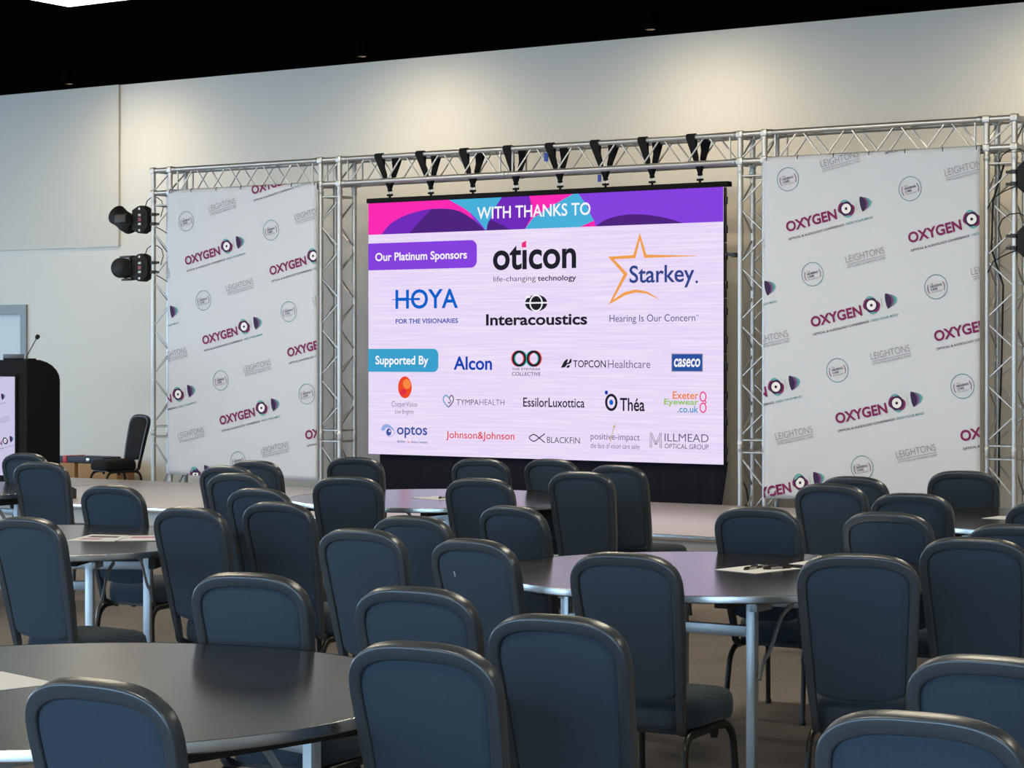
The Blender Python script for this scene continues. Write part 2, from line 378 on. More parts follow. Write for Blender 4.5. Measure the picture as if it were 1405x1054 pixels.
for u in U:
    bm = BM()
    for dx in (0, A_):
        for dy in (0, A_): add_tube(bm, [(u+dx, dy, .012), (u+dx, dy, TZ0)], CR, 12)
    tw = obj('tower', bm, 'alu', tr)
    bm = BM()
    for z0, z1, n in ((.08, .74, 2), (.88, 3.2, 9)):
        for p, d in (((u, 0), (A_, 0)), ((u, A_), (A_, 0)), ((u, 0), (0, A_)), ((u+A_, 0), (0, A_))):
            lacing(bm, (p[0], p[1], z0), (p[0], p[1], z1), None, (d[0], d[1], 0), n)
    for z in (.06, .755, .865, 3.215):
        for x0, y0, x1, y1 in ((u, 0, u+A_, 0), (u, A_, u+A_, A_), (u, 0, u, A_), (u+A_, 0, u+A_, A_)): add_tube(bm, [(x0, y0, z), (x1, y1, z)], BR*1.1, 6)
    obj('lacing', bm, 'alu', tw)
    for dx in (0, A_):
        for dy in (0, A_):
            for z in (.81, 3.285): sleeve((u+dx, dy, z), 0, tw)
    bm = BM(); add_box(bm, u-.08, u+A_+.08, -.08, A_+.08, 0, .012); obj('base_plate', bm, 'alu', tr)
    bm = BM()                                # corner cube
    for dx in (0, A_):
        for dy in (0, A_):
            add_tube(bm, [(u+dx, dy, TZ0), (u+dx, dy, TZ1)], CR, 12)
            for z in (TZ0, TZ1): add_box(bm, u+dx-.033, u+dx+.033, dy-.033, dy+.033, z-.033, z+.033, .012)
    for z in (TZ0, TZ1):
        for x0, y0, x1, y1 in ((u, 0, u+A_, 0), (u, A_, u+A_, A_), (u, 0, u, A_), (u+A_, 0, u+A_, A_)): add_tube(bm, [(x0, y0, z), (x1, y1, z)], CR, 10)
    for x0, y0, x1, y1 in ((u, 0, u+A_, 0), (u, A_, u+A_, A_), (u, 0, u, A_), (u+A_, 0, u+A_, A_)): add_tube(bm, [(x0, y0, TZ0+.02), (x1, y1, TZ1-.02)], BR, 6)
    obj('corner_block', bm, 'alu', tr)
for i, joints in enumerate(((), (-11.45+11.2,), ())):
    a, b = U[i]+A_+.033, U[i+1]-.033
    bm = BM()
    for dy in (0, A_):
        for z in (TZ0, TZ1): add_tube(bm, [(a-.03, dy, z), (b+.03, dy, z)], CR, 12)
    be = obj('beam', bm, 'alu', tr)
    bm = BM(); cuts = [a]+list(joints)+[b]
    for c0, c1 in zip(cuts, cuts[1:]):
        n = 2*round((c1-c0-.16)/.5)
        for p, d in (((0, TZ0), (0, 0, A_)), ((A_, TZ0), (0, 0, A_)), ((0, TZ0), (0, A_, 0)), ((0, TZ1), (0, A_, 0))):
            lacing(bm, (c0+.08, *p), (c1-.08, *p), None, d, n)
        for x in (c0+.07, c1-.07):
            for dy in (0, A_): add_tube(bm, [(x, dy, TZ0), (x, dy, TZ1)], BR*1.1, 6)
            for z in (TZ0, TZ1): add_tube(bm, [(x, 0, z), (x, A_, z)], BR*1.1, 6)
    obj('lacing', bm, 'alu', be)
    for x in cuts:
        for dy in (0, A_):
            for z in (TZ0, TZ1): sleeve((x, dy, z), PI/2, be)

# ------------------------------------------------------------------ printed artwork for the banners
def pal(kind):
    d = dict(plum=(122, 28, 88), ink=(52, 34, 74), teal=(98, 165, 172), tealdk=(80, 140, 150), grey=(128, 128, 138), subk=(70, 55, 80), violet=(112, 66, 118), white=(232, 232, 236), lilac=(202, 196, 228))
    if kind == 'print': return {k: mat('print_'+k, lin(v), .7, spec=.25) for k, v in d.items()}
    return {k: emit('glow_'+k, v, 1) for k, v in d.items()}
PR, GL = pal('print'), pal('glow')
def conference_logo():
    f = Flat(); f.text('OXYGEN', 0, 0, .487, .093, 'plum', .032)
    ex, ey = .585, .068
    f.ell(ex, ey, .056, .082, 'teal', 1, p=2.2, rot=.25); f.ell(ex, ey-.002, .078, .052, 'plum', 2, p=3, rot=-.45)
    f.ell(ex, ey, .060, .058, 'ink', 3, p=2.6, rot=.3); f.ell(ex, ey, .043, .043, 'white', 4); f.ell(ex, ey, .013, .013, 'ink', 5, 16)
    f.stroke([(.682, .03), (.682, .112)], .003, 'grey')
    for k, (dx, w, h, c) in enumerate(((.05, .03, .04, 'teal'), (.036, .03, .05, 'tealdk'), (.016, .034, .058, 'violet'), (0, .03, .066, 'ink'))):
        x = .745+dx; f.poly([(x-.018, .072+h), (x+.004, .072+h*.92), (x+w*.75, .072+h*.45), (x+w, .072), (x+w*.75, .072-h*.45), (x+.004, .072-h*.92), (x-.018, .072-h), (x-.026, .072-h*.5), (x-.028, .072), (x-.026, .072+h*.5)], c, 1+k)
    f.text('OPTICAL & AUDIOLOGY CONFERENCE', .0, -.072, .535, -.052, 'subk', .012); f.text('FEED YOUR MIND', .56, -.072, .81, -.052, 'tealdk', .006)
    return f
def optician_logo():
    f = Flat(); f.text('LEIGHTONS', 0, 0, .363, .058, 'grey', -.012); f.stroke([(.004, -.016), (.363, -.016)], .004, 'grey'); f.text('OPTICIANS & HEARING CARE', .004, -.048, .363, -.028, 'grey', -.005)
    return f
def round_logo():
    f = Flat(); f.arc(0, 0, .102, .102, 0, 360, .006, 'tealdk', 1, 40)
    f.text('THE', -.05, .024, -.018, .038, 'grey'); f.text('HEARING', -.05, .0, .055, .02, 'ink', .015); f.text('CARE', -.05, -.026, .012, -.006, 'ink', .015); f.text('PARTNERSHIP', -.05, -.046, .052, -.034, 'grey')
    f.arc(-.01, -.005, .066, .07, 148, 212, .006, 'plum', 1, 10); f.arc(.01, -.005, .066, .07, -32, 32, .006, 'plum', 1, 10)
    return f
LOGOS = {'conference_logo': (conference_logo(), 0, 0), 'optician_logo': (optician_logo(), .558, -.28), 'partnership_logo': (round_logo(), .007, .465)}
LA, LB, ANG = (1.138, -.129), (.234, -.835), math.radians(12)
def lattice(parent, ox, oy, W, Hh, palette, k=1.0, warp=None, z0=0.0, x0=0.0, **kw):
    for name, (fl, dx, dy) in LOGOS.items():
        for i in range(-3, 4):
            for j in range(-4, 6):
                x = ox+k*(i*LA[0]+j*LB[0]+dx); y = oy+k*(i*LA[1]+j*LB[1]+dy)
                if x > x0+W+.1 or x < x0-.95*k or y > z0+Hh+.15 or y < z0-.35*k: continue
                artwork(name, Flat().put(fl, x, y, ANG, k), palette, parent, clip=(x0, x0+W, z0, z0+Hh), warp=warp, **kw)
def banner(u, oy, ox, label, seed):
    W, Hh = 2.0, 3.0
    t = tag(obj('printed_banner', BM(), 'banner', None, room(u, 17.355, .36), (0, 0, -TH)), label, 'banner', 'printed banners on the truss')
    rnd = random.Random(seed); ph = rnd.random()*6
    ties = [(.0, Hh), (.33, Hh), (.67, Hh), (1.0, Hh), (1.33, Hh), (1.67, Hh), (2.0, Hh)]
    def warp(x, z):
        d = .004*math.sin(3.1*x+ph)*math.sin(1.3*z+ph)+.003*math.sin(1.4*x-.9*z+ph)
        r = math.hypot(x, z); a = math.atan2(z, x+.001)
        d += .010*math.exp(-r/.55)*math.sin(a*11+ph)*min(1, r/.08)
        r = math.hypot(W-x, z); a = math.atan2(z, W-x+.001)
        d += .006*math.exp(-r/.4)*math.sin(a*9)*min(1, r/.08)
        d += .006*math.exp(-(Hh-z)/.16)*math.cos(2*PI*x/.333)
        return -.012+d
    bm = BM(); nx, nz = 40, 60; tol = .004
    V = [[bm.verts.new((W*i/nx, warp(W*i/nx, Hh*j/nz), Hh*j/nz)) for j in range(nz+1)] for i in range(nx+1)]
    B = [[bm.verts.new((W*i/nx, warp(W*i/nx, Hh*j/nz)+.002, Hh*j/nz)) for j in range(nz+1)] for i in range(nx+1)]
    for i in range(nx):
        for j in range(nz):
            bm.faces.new((V[i][j], V[i+1][j], V[i+1][j+1], V[i][j+1])); bm.faces.new((B[i][j], B[i][j+1], B[i+1][j+1], B[i+1][j]))
    for i in range(nx):
        for j in (0, nz): bm.faces.new((V[i][j], B[i][j], B[i+1][j], V[i+1][j]))
    for j in range(nz):
        for i in (0, nx): bm.faces.new((V[i][j], V[i][j+1], B[i][j+1], B[i][j]))
    bmesh.ops.recalc_face_normals(bm, faces=bm.faces[:]); bm.to_mesh(t.data); bm.free(); t.data.polygons.foreach_set('use_smooth', [True]*len(t.data.polygons))
    lattice(t, ox, oy, W, Hh, PR, 1.0, warp, base=.0035, step=.0006)
    for x, z in ties:                        # eyelets along the hem
        e = BM(); xx = min(W-.03, max(.03, x)); zz = z-.03
        add_lathe(e, [(.006, 0), (.013, 0), (.013, .003), (.006, .003)], Matrix.Translation((xx, warp(xx, zz)-.001, zz)) @ Matrix.Rotation(PI/2, 4, 'X'), 14); obj('eyelet', e, 'zinc', t)
        e = BM(); add_tube(e, [(xx, warp(xx, zz)-.002, zz), (xx, warp(xx, zz)-.006, zz+.02), (xx, .0, zz+.04)], .004, 6); obj('cable_tie', e, 'black', t)
banner(-15.70, 2.562-.36, .262, 'white sponsor banner on the left of the big screen, nearer the lectern', 1)
banner(-8.70, 2.695-.36, .235, 'white sponsor banner on the right of the big screen', 4)

# ------------------------------------------------------------------ LED screen and its slide
SW, SH, SB = 3.985, 2.5, .635
sc = rthing('led_screen', 'large lit video wall hanging from the truss, showing a sponsor slide', 'screen', -13.163, 17.50, SB)
def slide_bg():
    m = emit('slide_background', (234, 218, 248), 1.0); nt = m.node_tree; N = nt.nodes; e = [n for n in N if n.type == 'EMISSION'][0]
    tc = N.new('ShaderNodeTexCoord'); mp = N.new('ShaderNodeMapping'); mp.inputs['Scale'].default_value = (1.2, 1, 60); nt.links.new(tc.outputs['Object'], mp.inputs['Vector'])
    n = N.new('ShaderNodeTexNoise'); n.inputs['Scale'].default_value = 1.0; nt.links.new(mp.outputs['Vector'], n.inputs['Vector'])
    r = N.new('ShaderNodeValToRGB'); r.color_ramp.elements[0].color = (*lin((228, 210, 246)), 1); r.color_ramp.elements[1].color = (*lin((240, 228, 250)), 1)
    r.color_ramp.elements[0].position = .35; r.color_ramp.elements[1].position = .7
    nt.links.new(n.outputs['Fac'], r.inputs['Fac']); nt.links.new(r.outputs['Color'], e.inputs[0]); return m
M['slide'] = slide_bg()
bm = BM(); add_box(bm, 0, SW, -.004, .0, 0, SH); obj('display_panel', bm, 'slide', sc, smooth=0)
bm = BM()
for i in range(8):
    for j in range(5): add_box(bm, i*SW/8+.002, (i+1)*SW/8-.002, 0.001, .075, j*.5+.002, j*.5+.498, .006)
obj('cabinet', bm, 'black', sc)
bm = BM(); add_box(bm, -.02, SW+.05, -.012, .07, SH+.004, SH+.05, .004); obj('hanging_bar', bm, 'matt', sc)
for j in range(5):
    for dz in (.12, .38):
        bm = BM(); add_box(bm, SW+.002, SW+.016, .02, .06, j*.5+dz-.035, j*.5+dz+.035, .006); obj('side_latch', bm, 'black', sc)
bm = BM(); add_box(bm, SW+.002, SW+.10, .01, .05, 1.88, 1.905, .006); add_lathe(bm, [(0, -.02), (.035, -.02), (.04, .02), (0, .02)], Matrix.Translation((SW+.1, .03, 1.885)), 16); obj('side_bracket', bm, 'black', sc)
EC = dict(purple=(134, 66, 222), violet=(112, 44, 186), dark=(78, 38, 128), pink=(252, 44, 178), cyan=(72, 176, 218), white=(250, 246, 255), black=(34, 34, 42), blk2=(52, 52, 60), navy=(54, 72, 140), orange=(240, 160, 78), blue=(14, 98, 202), blue2=(58, 84, 170), teal=(60, 160, 204), alc=(22, 66, 178), red=(226, 48, 72), gry=(120, 112, 140), gry2=(92, 88, 112), lgry=(150, 144, 170), sphere=(236, 74, 40), sph2=(250, 140, 70), green=(150, 200, 90), rose=(236, 50, 120), cblue=(44, 84, 160), gold=(196, 172, 90), ringr=(222, 78, 84), ringt=(60, 170, 160), jj=(222, 50, 66), txtblue=(60, 80, 128), egreen=(140, 196, 84), eorange=(238, 130, 70), ebl=(70, 150, 200), opt=(58, 84, 158), optl=(150, 172, 226), edge=(180, 90, 240))
SP = {k: emit('slide_'+k, v) for k, v in EC.items()}
def slide(name, fl): return artwork(name, fl, SP, sc, base=.0055, step=.0008, clip=(0, SW, 0, SH))
f = Flat(); f.poly([(0, 2.187), (SW, 2.187), (SW, SH), (0, SH)], 'purple', 0)
def arc_pts(pts, n=6):                       # smooth through points
    out = []
    for i in range(len(pts)-1):
        p0 = pts[max(0, i-1)]; p1 = pts[i]; p2 = pts[i+1]; p3 = pts[min(len(pts)-1, i+2)]
        for k in range(n):
            t = k/n; out.append(tuple(.5*((2*p1[d])+(-p0[d]+p2[d])*t+(2*p0[d]-5*p1[d]+4*p2[d]-p3[d])*t*t+(-p0[d]+3*p1[d]-3*p2[d]+p3[d])*t**3) for d in (0, 1)))
    return out+[pts[-1]]
B0, T0 = 2.187, 2.5
big = arc_pts([(.164, B0), (.285, 2.294), (.49, 2.375), (.77, 2.418), (1.06, 2.397), (1.259, 2.303), (1.41, B0)])
f.poly([(0, B0), (0, T0), (.979, T0), (1.22, 2.38), (1.35, B0)], 'pink', 1)
f.poly(arc_pts([(.979, T0), (1.16, 2.41), (1.30, 2.31), (1.416, B0)])+[(1.504, 2.375), (1.6, T0)], 'cyan', 2)
f.poly(big, 'violet', 3); f.poly([(.508, B0), (.64, 2.31), (.775, 2.417)]+arc_pts([(.775, 2.417), (1.06, 2.397), (1.259, 2.303), (1.41, B0)]), 'dark', 4)
f.poly([(1.6, T0), (1.913, T0), (1.945, 2.40), (1.93, 2.29), (1.866, B0), (1.42, B0), (1.5, 2.375)], 'violet', 5)
f.poly(arc_pts([(1.423, B0), (1.46, 2.283), (1.58, 2.243), (1.70, B0)]), 'dark', 6)
f.poly([(1.913, T0), (2.404, T0), (2.156, 2.391), (1.866, B0), (1.93, 2.29), (1.945, 2.40)], 'pink', 5)
f.poly([(1.866, B0), (1.951, 2.285), (2.156, 2.391), (2.404, T0), (2.46, T0), (2.543, 2.403), (2.604, 2.283), (2.634, 2.243), (2.481, B0)], 'cyan', 6)
f.poly([(2.481, B0), (2.634, 2.243), (2.65, B0)], 'pink', 7)
f.poly(arc_pts([(2.65, B0), (2.771, 2.25), (2.95, 2.282), (3.116, 2.283), (3.308, 2.259), (3.454, 2.225), (3.576, B0)]), 'dark', 5)
slide('slide_header', f)
f = Flat(); f.text('WITH THANKS TO', 1.318, 2.297, 2.595, 2.415, 'white', .012, layer=9); slide('slide_title', f)
def tab(x1, y0, y1, key, r):
    f = Flat(); pts = [(0, y0), (0, y1)]
    for cx, cy, a0 in ((x1-r, y1-r, 90), (x1-r, y0+r, 0)):
        pts += [(cx+r*math.cos(math.radians(a0-15*i)), cy+r*math.sin(math.radians(a0-15*i))) for i in range(7)]
    f.poly(pts, key, 1); return f
f = tab(1.31, 1.832, 2.10, 'purple', .07); f.text('Our Platinum Sponsors', .087, 1.897, 1.194, 2.004, 'white', .02); slide('slide_tab', f)
f = tab(.855, .82, 1.048, 'teal', .06); f.text('Supported By', .089, .866, .735, .981, 'white', .02); slide('slide_tab', f)
f = Flat(); f.text('ot\u0131con', 1.497, 1.80, 2.435, 2.034, 'black', .022); f.poly([(1.828, 2.012), (1.828, 2.055), (1.878, 2.078), (1.878, 2.012)], 'rose', 3)
f.text('life-changing', 1.504, 1.676, 1.983, 1.743, 'blk2', -.005); f.text('technology', 2.008, 1.673, 2.435, 1.741, 'black', .012); slide('sponsor_logo', f)
f = Flat(); f.stroke([(3.715, 1.885), (3.18, 1.895), (3.122, 2.08), (3.064, 1.895), (2.815, 1.888), (2.972, 1.735), (2.813, 1.478), (2.967, 1.556), (3.08, 1.578), (3.20, 1.56), (3.323, 1.499)], [.004, .03, .03, .03, .03, .034, .03, .03, .026, .02, .004], 'orange')
f.text('Starkey', 3.012, 1.601, 3.692, 1.813, 'navy', .014); f.ell(3.715, 1.65, .013, .013, 'navy'); f.text('Hearing Is Our Concern', 2.799, 1.273, 3.70, 1.36, 'txtblue', -.002); f.text('TM', 3.705, 1.335, 3.735, 1.352, 'txtblue'); slide('sponsor_logo', f)
f = Flat(); f.text('HOYA', .336, 1.442, 1.088, 1.634, 'blue', .016); f.poly([(.292, 1.534), (.626, 1.526), (.64, 1.537), (.626, 1.55), (.292, 1.54)], 'blue', 2); f.text('FOR THE VISIONARIES', .339, 1.298, 1.089, 1.345, 'blue2', .022); slide('sponsor_logo', f)
f = Flat(); f.text('Interacoustics', 1.417, 1.27, 2.556, 1.38, 'black', .026)
cx, cy = 1.989, 1.48; f.ell(cx, cy, .125, .078, 'black', 1); f.arc(cx, cy, .068, .074, 0, 360, .014, 'white', 2); f.stroke([(cx-.14, cy+.002), (cx+.14, cy+.002)], .014, 'white', 3); f.poly([(cx-.075, cy+.05), (cx-.055, cy+.062), (cx-.11, cy+.07), (cx-.13, cy+.05)], 'white', 4)
slide('sponsor_logo', f)
f = Flat(); f.text('Alcon', 1.037, .842, 1.486, .973, 'alc', .022); slide('sponsor_logo', f)
f = Flat()
for cx, c1, c2 in ((1.798, 'ringr', 'ringt'), (1.963, 'ringt', 'ringr')):
    f.arc(cx-.012, .953, .068, .066, 0, 360, .024, c1, 1); f.arc(cx+.012, .953, .068, .066, 0, 360, .024, c2, 2); f.arc(cx, .953, .068, .066, 0, 360, .022, 'black', 3)
f.text('THE EYEWEAR', 1.715, .842, 2.039, .864, 'black'); f.text('COLLECTIVE', 1.715, .791, 2.039, .824, 'black', .005); slide('sponsor_logo', f)
f = Flat(); f.poly([(2.265, .866), (2.300, .925), (2.335, .952), (2.345, .94), (2.33, .912), (2.352, .917), (2.37, .95), (2.384, .953), (2.384, .92), (2.36, .902), (2.335, .90), (2.312, .872)], 'black'); f.poly([(2.325, .866), (2.338, .89), (2.37, .89), (2.355, .868)], 'black')
f.text('TOPCON', 2.402, .87, 2.759, .938, 'black', .008); f.text('Healthcare', 2.782, .866, 3.234, .941, 'gry'); slide('sponsor_logo', f)
f = Flat(); f.poly([(3.454, .835), (3.778, .835), (3.778, 1.0), (3.454, 1.0)], 'lgry', 0); f.poly([(3.461, .842), (3.771, .842), (3.771, .993), (3.461, .993)], 'cblue', 1); f.text('caseco', 3.482, .878, 3.752, .955, 'white', .02, .15, 3); slide('sponsor_logo', f)
f = Flat(); f.ell(.451, .668, .083, .108, 'sphere'); f.ell(.475, .70, .045, .05, 'sph2', 2, rot=.6); f.ell(.43, .62, .04, .03, 'red', 2, rot=.4); f.text('CooperVision', .289, .461, .602, .528, 'gry', -.002); f.text('Live Brightly', .332, .394, .559, .448, 'gry', -.002); slide('sponsor_logo', f)
f = Flat(); f.stroke(arc_pts([(.974, .478), (.925, .525), (.914, .567), (.945, .594), (.983, .568)]), .011, 'ebl'); f.stroke(arc_pts([(.983, .568), (1.012, .594), (1.036, .56), (1.012, .512), (.974, .478)]), .011, 'gry2'); f.stroke(arc_pts([(.983, .568), (1.0, .54), (.985, .515), (.974, .53)]), .009, 'gry2')
f.text('TYMPA', 1.069, .502, 1.332, .557, 'gry2', .0); f.text('HEALTH', 1.342, .504, 1.629, .559, 'gry', -.005); slide('sponsor_logo', f)
f = Flat(); f.text('EssilorLuxottica', 1.844, .494, 2.527, .582, 'black', .010); slide('sponsor_logo', f)
f = Flat(); f.arc(2.817, .547, .055, .068, 0, 360, .024, 'black'); f.ell(2.817, .547, .021, .025, 'blue'); f.ell(2.764, .638, .017, .02, 'alc'); f.text('Th\u00e9a', 2.91, .468, 3.174, .59, 'black', .016); slide('sponsor_logo', f)
f = Flat(); f.text('Exeter', 3.468, .586, 3.735, .655, 'eorange', .016); f.text('Eyewear', 3.378, .517, 3.735, .588, 'egreen', .016); f.text('.co.uk', 3.518, .464, 3.733, .525, 'ebl', .016)
f.arc(3.78, .61, .03, .042, 0, 360, .011, 'rose'); f.arc(3.78, .51, .03, .042, 0, 360, .011, 'rose'); f.stroke([(3.80, .574), (3.812, .56), (3.80, .546)], .009, 'rose'); slide('sponsor_logo', f)
f = Flat(); f.text('optos', .355, .167, .722, .287, 'opt', .014)
f.poly(arc_pts([(.156, .235), (.18, .285), (.24, .30), (.30, .265), (.335, .22)])+arc_pts([(.335, .22), (.27, .26), (.22, .262), (.20, .235)]), 'optl'); f.stroke(arc_pts([(.215, .225), (.24, .18), (.285, .18), (.335, .22)]), [.006]*19, 'optl'); f.ell(.255, .222, .03, .036, 'opt', 3); f.ell(.265, .232, .009, .011, 'white', 4)
f.text('Building', .362, .113, .457, .146, 'opt', .01); f.text('The', .475, .117, .512, .143, 'jj', .01); f.text('Retina Company', .53, .112, .729, .145, 'opt', .01); slide('sponsor_logo', f)
f = Flat(); f.text('Johnson&Johnson', .948, .155, 1.743, .246, 'jj', .006); slide('sponsor_logo', f)
f = Flat(); f.stroke(arc_pts([(2.088, .243), (2.03, .205), (1.965, .168), (1.911, .2), (1.965, .232), (2.03, .195), (2.088, .158)]), .010, 'blk2'); f.text('BLACKFIN', 2.112, .155, 2.476, .214, 'gry2', .002); slide('sponsor_logo', f)
f = Flat(); f.text('positive-impact', 2.594, .18, 3.122, .255, 'gry', .0); f.text('the face of vision care sales', 2.594, .118, 3.122, .168, 'gry', .0, .25)
f.stroke([(2.80, .215), (2.812, .184), (2.85, .335)], .008, 'gold', 3); f.poly([(2.838, .318), (2.856, .348), (2.862, .313)], 'gold', 3); slide('sponsor_logo', f)
f = Flat()
for dx in (0, .016): f.stroke([(3.231+dx, .135), (3.231+dx, .275), (3.285+dx, .165), (3.335+dx, .275), (3.335+dx, .135)], .006, 'gry2')
f.text('ILLMEAD', 3.384, .199, 3.837, .27, 'gry2', -.004); f.text('OPTICAL GROUP', 3.384, .133, 3.837, .177, 'gry2'); slide('sponsor_logo', f)

# black skirt under the screen
bm = BM(); n = 120; x0, x1 = .10, SW+.02
def fold(i, top): 
    return .05+(0 if top else .012*math.sin(i*.9)+.008*math.sin(i*2.3+1))
A = [bm.verts.new((x0+(x1-x0)*i/n-(.0), fold(i, 1), .655)) for i in range(n+1)]
Bv = [bm.verts.new((x0+.005+(x1-x0-.12*max(0, (i/n-.9)/.1))*i/n, fold(i, 0), .0)) for i in range(n+1)]
A2 = [bm.verts.new(v.co+Vector((0, .005, 0))) for v in A]; B2 = [bm.verts.new(v.co+Vector((0, .005, 0))) for v in Bv]
for i in range(n):
    bm.faces.new((A[i], A[i+1], Bv[i+1], Bv[i])); bm.faces.new((A2[i], B2[i], B2[i+1], A2[i+1])); bm.faces.new((A[i], A2[i], A2[i+1], A[i+1])); bm.faces.new((Bv[i], Bv[i+1], B2[i+1], B2[i]))
bm.faces.new((A[0], Bv[0], B2[0], A2[0])); bm.faces.new((A[n], A2[n], B2[n], Bv[n]))
tag(obj('screen_skirt', bm, 'cloth', None, room(-13.163, 17.50, 0), (0, 0, -TH)), 'black cloth skirt hanging below the big lit screen', 'curtain')

# lifting slings that carry the screen
slot = ['leftmost, over the pink of the slide', 'second from the left end', 'third from the left end', 'fourth from the left, beside the beam joint',
        'fifth from the left, blue tag halfway up', 'sixth from the left, blue tag at foot', 'second from the right end', 'rightmost, nearest the right banner']
def ribbon(bm, pts, w0, w1, mi=0):
    n = len(pts); add_sweep(bm, pts, [(-.003, -.5), (.003, -.5), (.003, .5), (-.003, .5)], [Vector((0, 0, 1)) if False else Vector((0, (pts[min(i+1, n-1)][2]-pts[max(i-1, 0)][2]), -(pts[min(i+1, n-1)][1]-pts[max(i-1, 0)][1]))) for i in range(n)], False, mi)
def strap_leg(bm, side, dx0, dx1, inner):
    yc = 0 if side < 0 else A_; out = -1 if side < 0 else 1; r = CR+.006
    cx = .12
    P = [(dx1, cx, 3.255-TZ1)]+[(dx0, yc+out*r*math.cos(math.radians(a)), r*math.sin(math.radians(a))) for a in range(-10, 190, 20)]
    o1, e1 = Vector(P[1]), Vector(P[0]); P += [tuple(o1.lerp(e1, .30)-Vector((0, out*.010, 0))), tuple(o1.lerp(e1, .55)-Vector((0, out*.008, 0)))]
    P = [(x, y, z+TZ1) for x, y, z in P]; nP = len(P)
    L = []; R = []
    for i, p in enumerate(P):
        w = .016 if i == 0 else (.028 if i == nP-1 else (.034 if i == nP-2 else .043))
        L.append(Vector((p[0]-w, p[1], p[2]))); R.append(Vector((p[0]+w, p[1], p[2])))
    for off in (0,):
        n = len(P); rows = []
        for i in range(n):
            t = (Vector(P[min(i+1, n-1)])-Vector(P[max(i-1, 0)])).normalized(); nn = t.cross(Vector((1, 0, 0))).normalized()*.0035
            rows.append([bm.verts.new(L[i]-nn), bm.verts.new(R[i]-nn), bm.verts.new(R[i]+nn), bm.verts.new(L[i]+nn)])
        for a, b in zip(rows, rows[1:]):
            for j in range(4): bm.faces.new((a[j], a[(j+1) % 4], b[(j+1) % 4], b[j]))
        bm.faces.new(rows[0]); bm.faces.new(rows[-1][::-1])
for i in range(8):
    u = -13.163+SW*(i+.5)/8; rr = random.Random(i+3)
    t = rthing('lifting_sling', 'black webbing sling above the screen, '+slot[i], 'sling', u, 17.40, 0, group='slings carrying the big screen')
    for s in (-1, 1):
        bm = BM(); strap_leg(bm, s, rr.uniform(-.03, .02)-(.02 if s < 0 else 0), 0, 0); obj('strap', bm, 'strap', t)
    bm = BM(); zc = 3.232; add_tube(bm, [(.02*math.cos(a), .12, zc+.028*math.sin(a)) for a in [2*PI*k/14 for k in range(14)]], .0065, 8, closed=True); obj('shackle', bm, 'zinc', t)
    bm = BM(); add_tube(bm, [(-.032, .12, zc-.02), (.032, .12, zc-.02)], .011, 8); add_tube(bm, [(0, .12, zc-.045), (0, .12, zc-.012)], .012, 8); add_lathe(bm, [(0, -.014), (.022, -.01), (.026, .006), (.014, .016), (0, .018)], Matrix.Translation((0, .12, zc+.026)), 12); obj('shackle_pin', bm, 'matt', t)
    if i in (4, 5):
        bm = BM()
        if i == 4: add_box(bm, -.075, -.03, -.05, -.04, 3.44, 3.52, .003)
        else: add_box(bm, -.06, -.022, .075, .085, 3.235, 3.30, .003)
        obj('blue_tag', bm, 'blue', t)['label'] = 'bright blue sling tag'

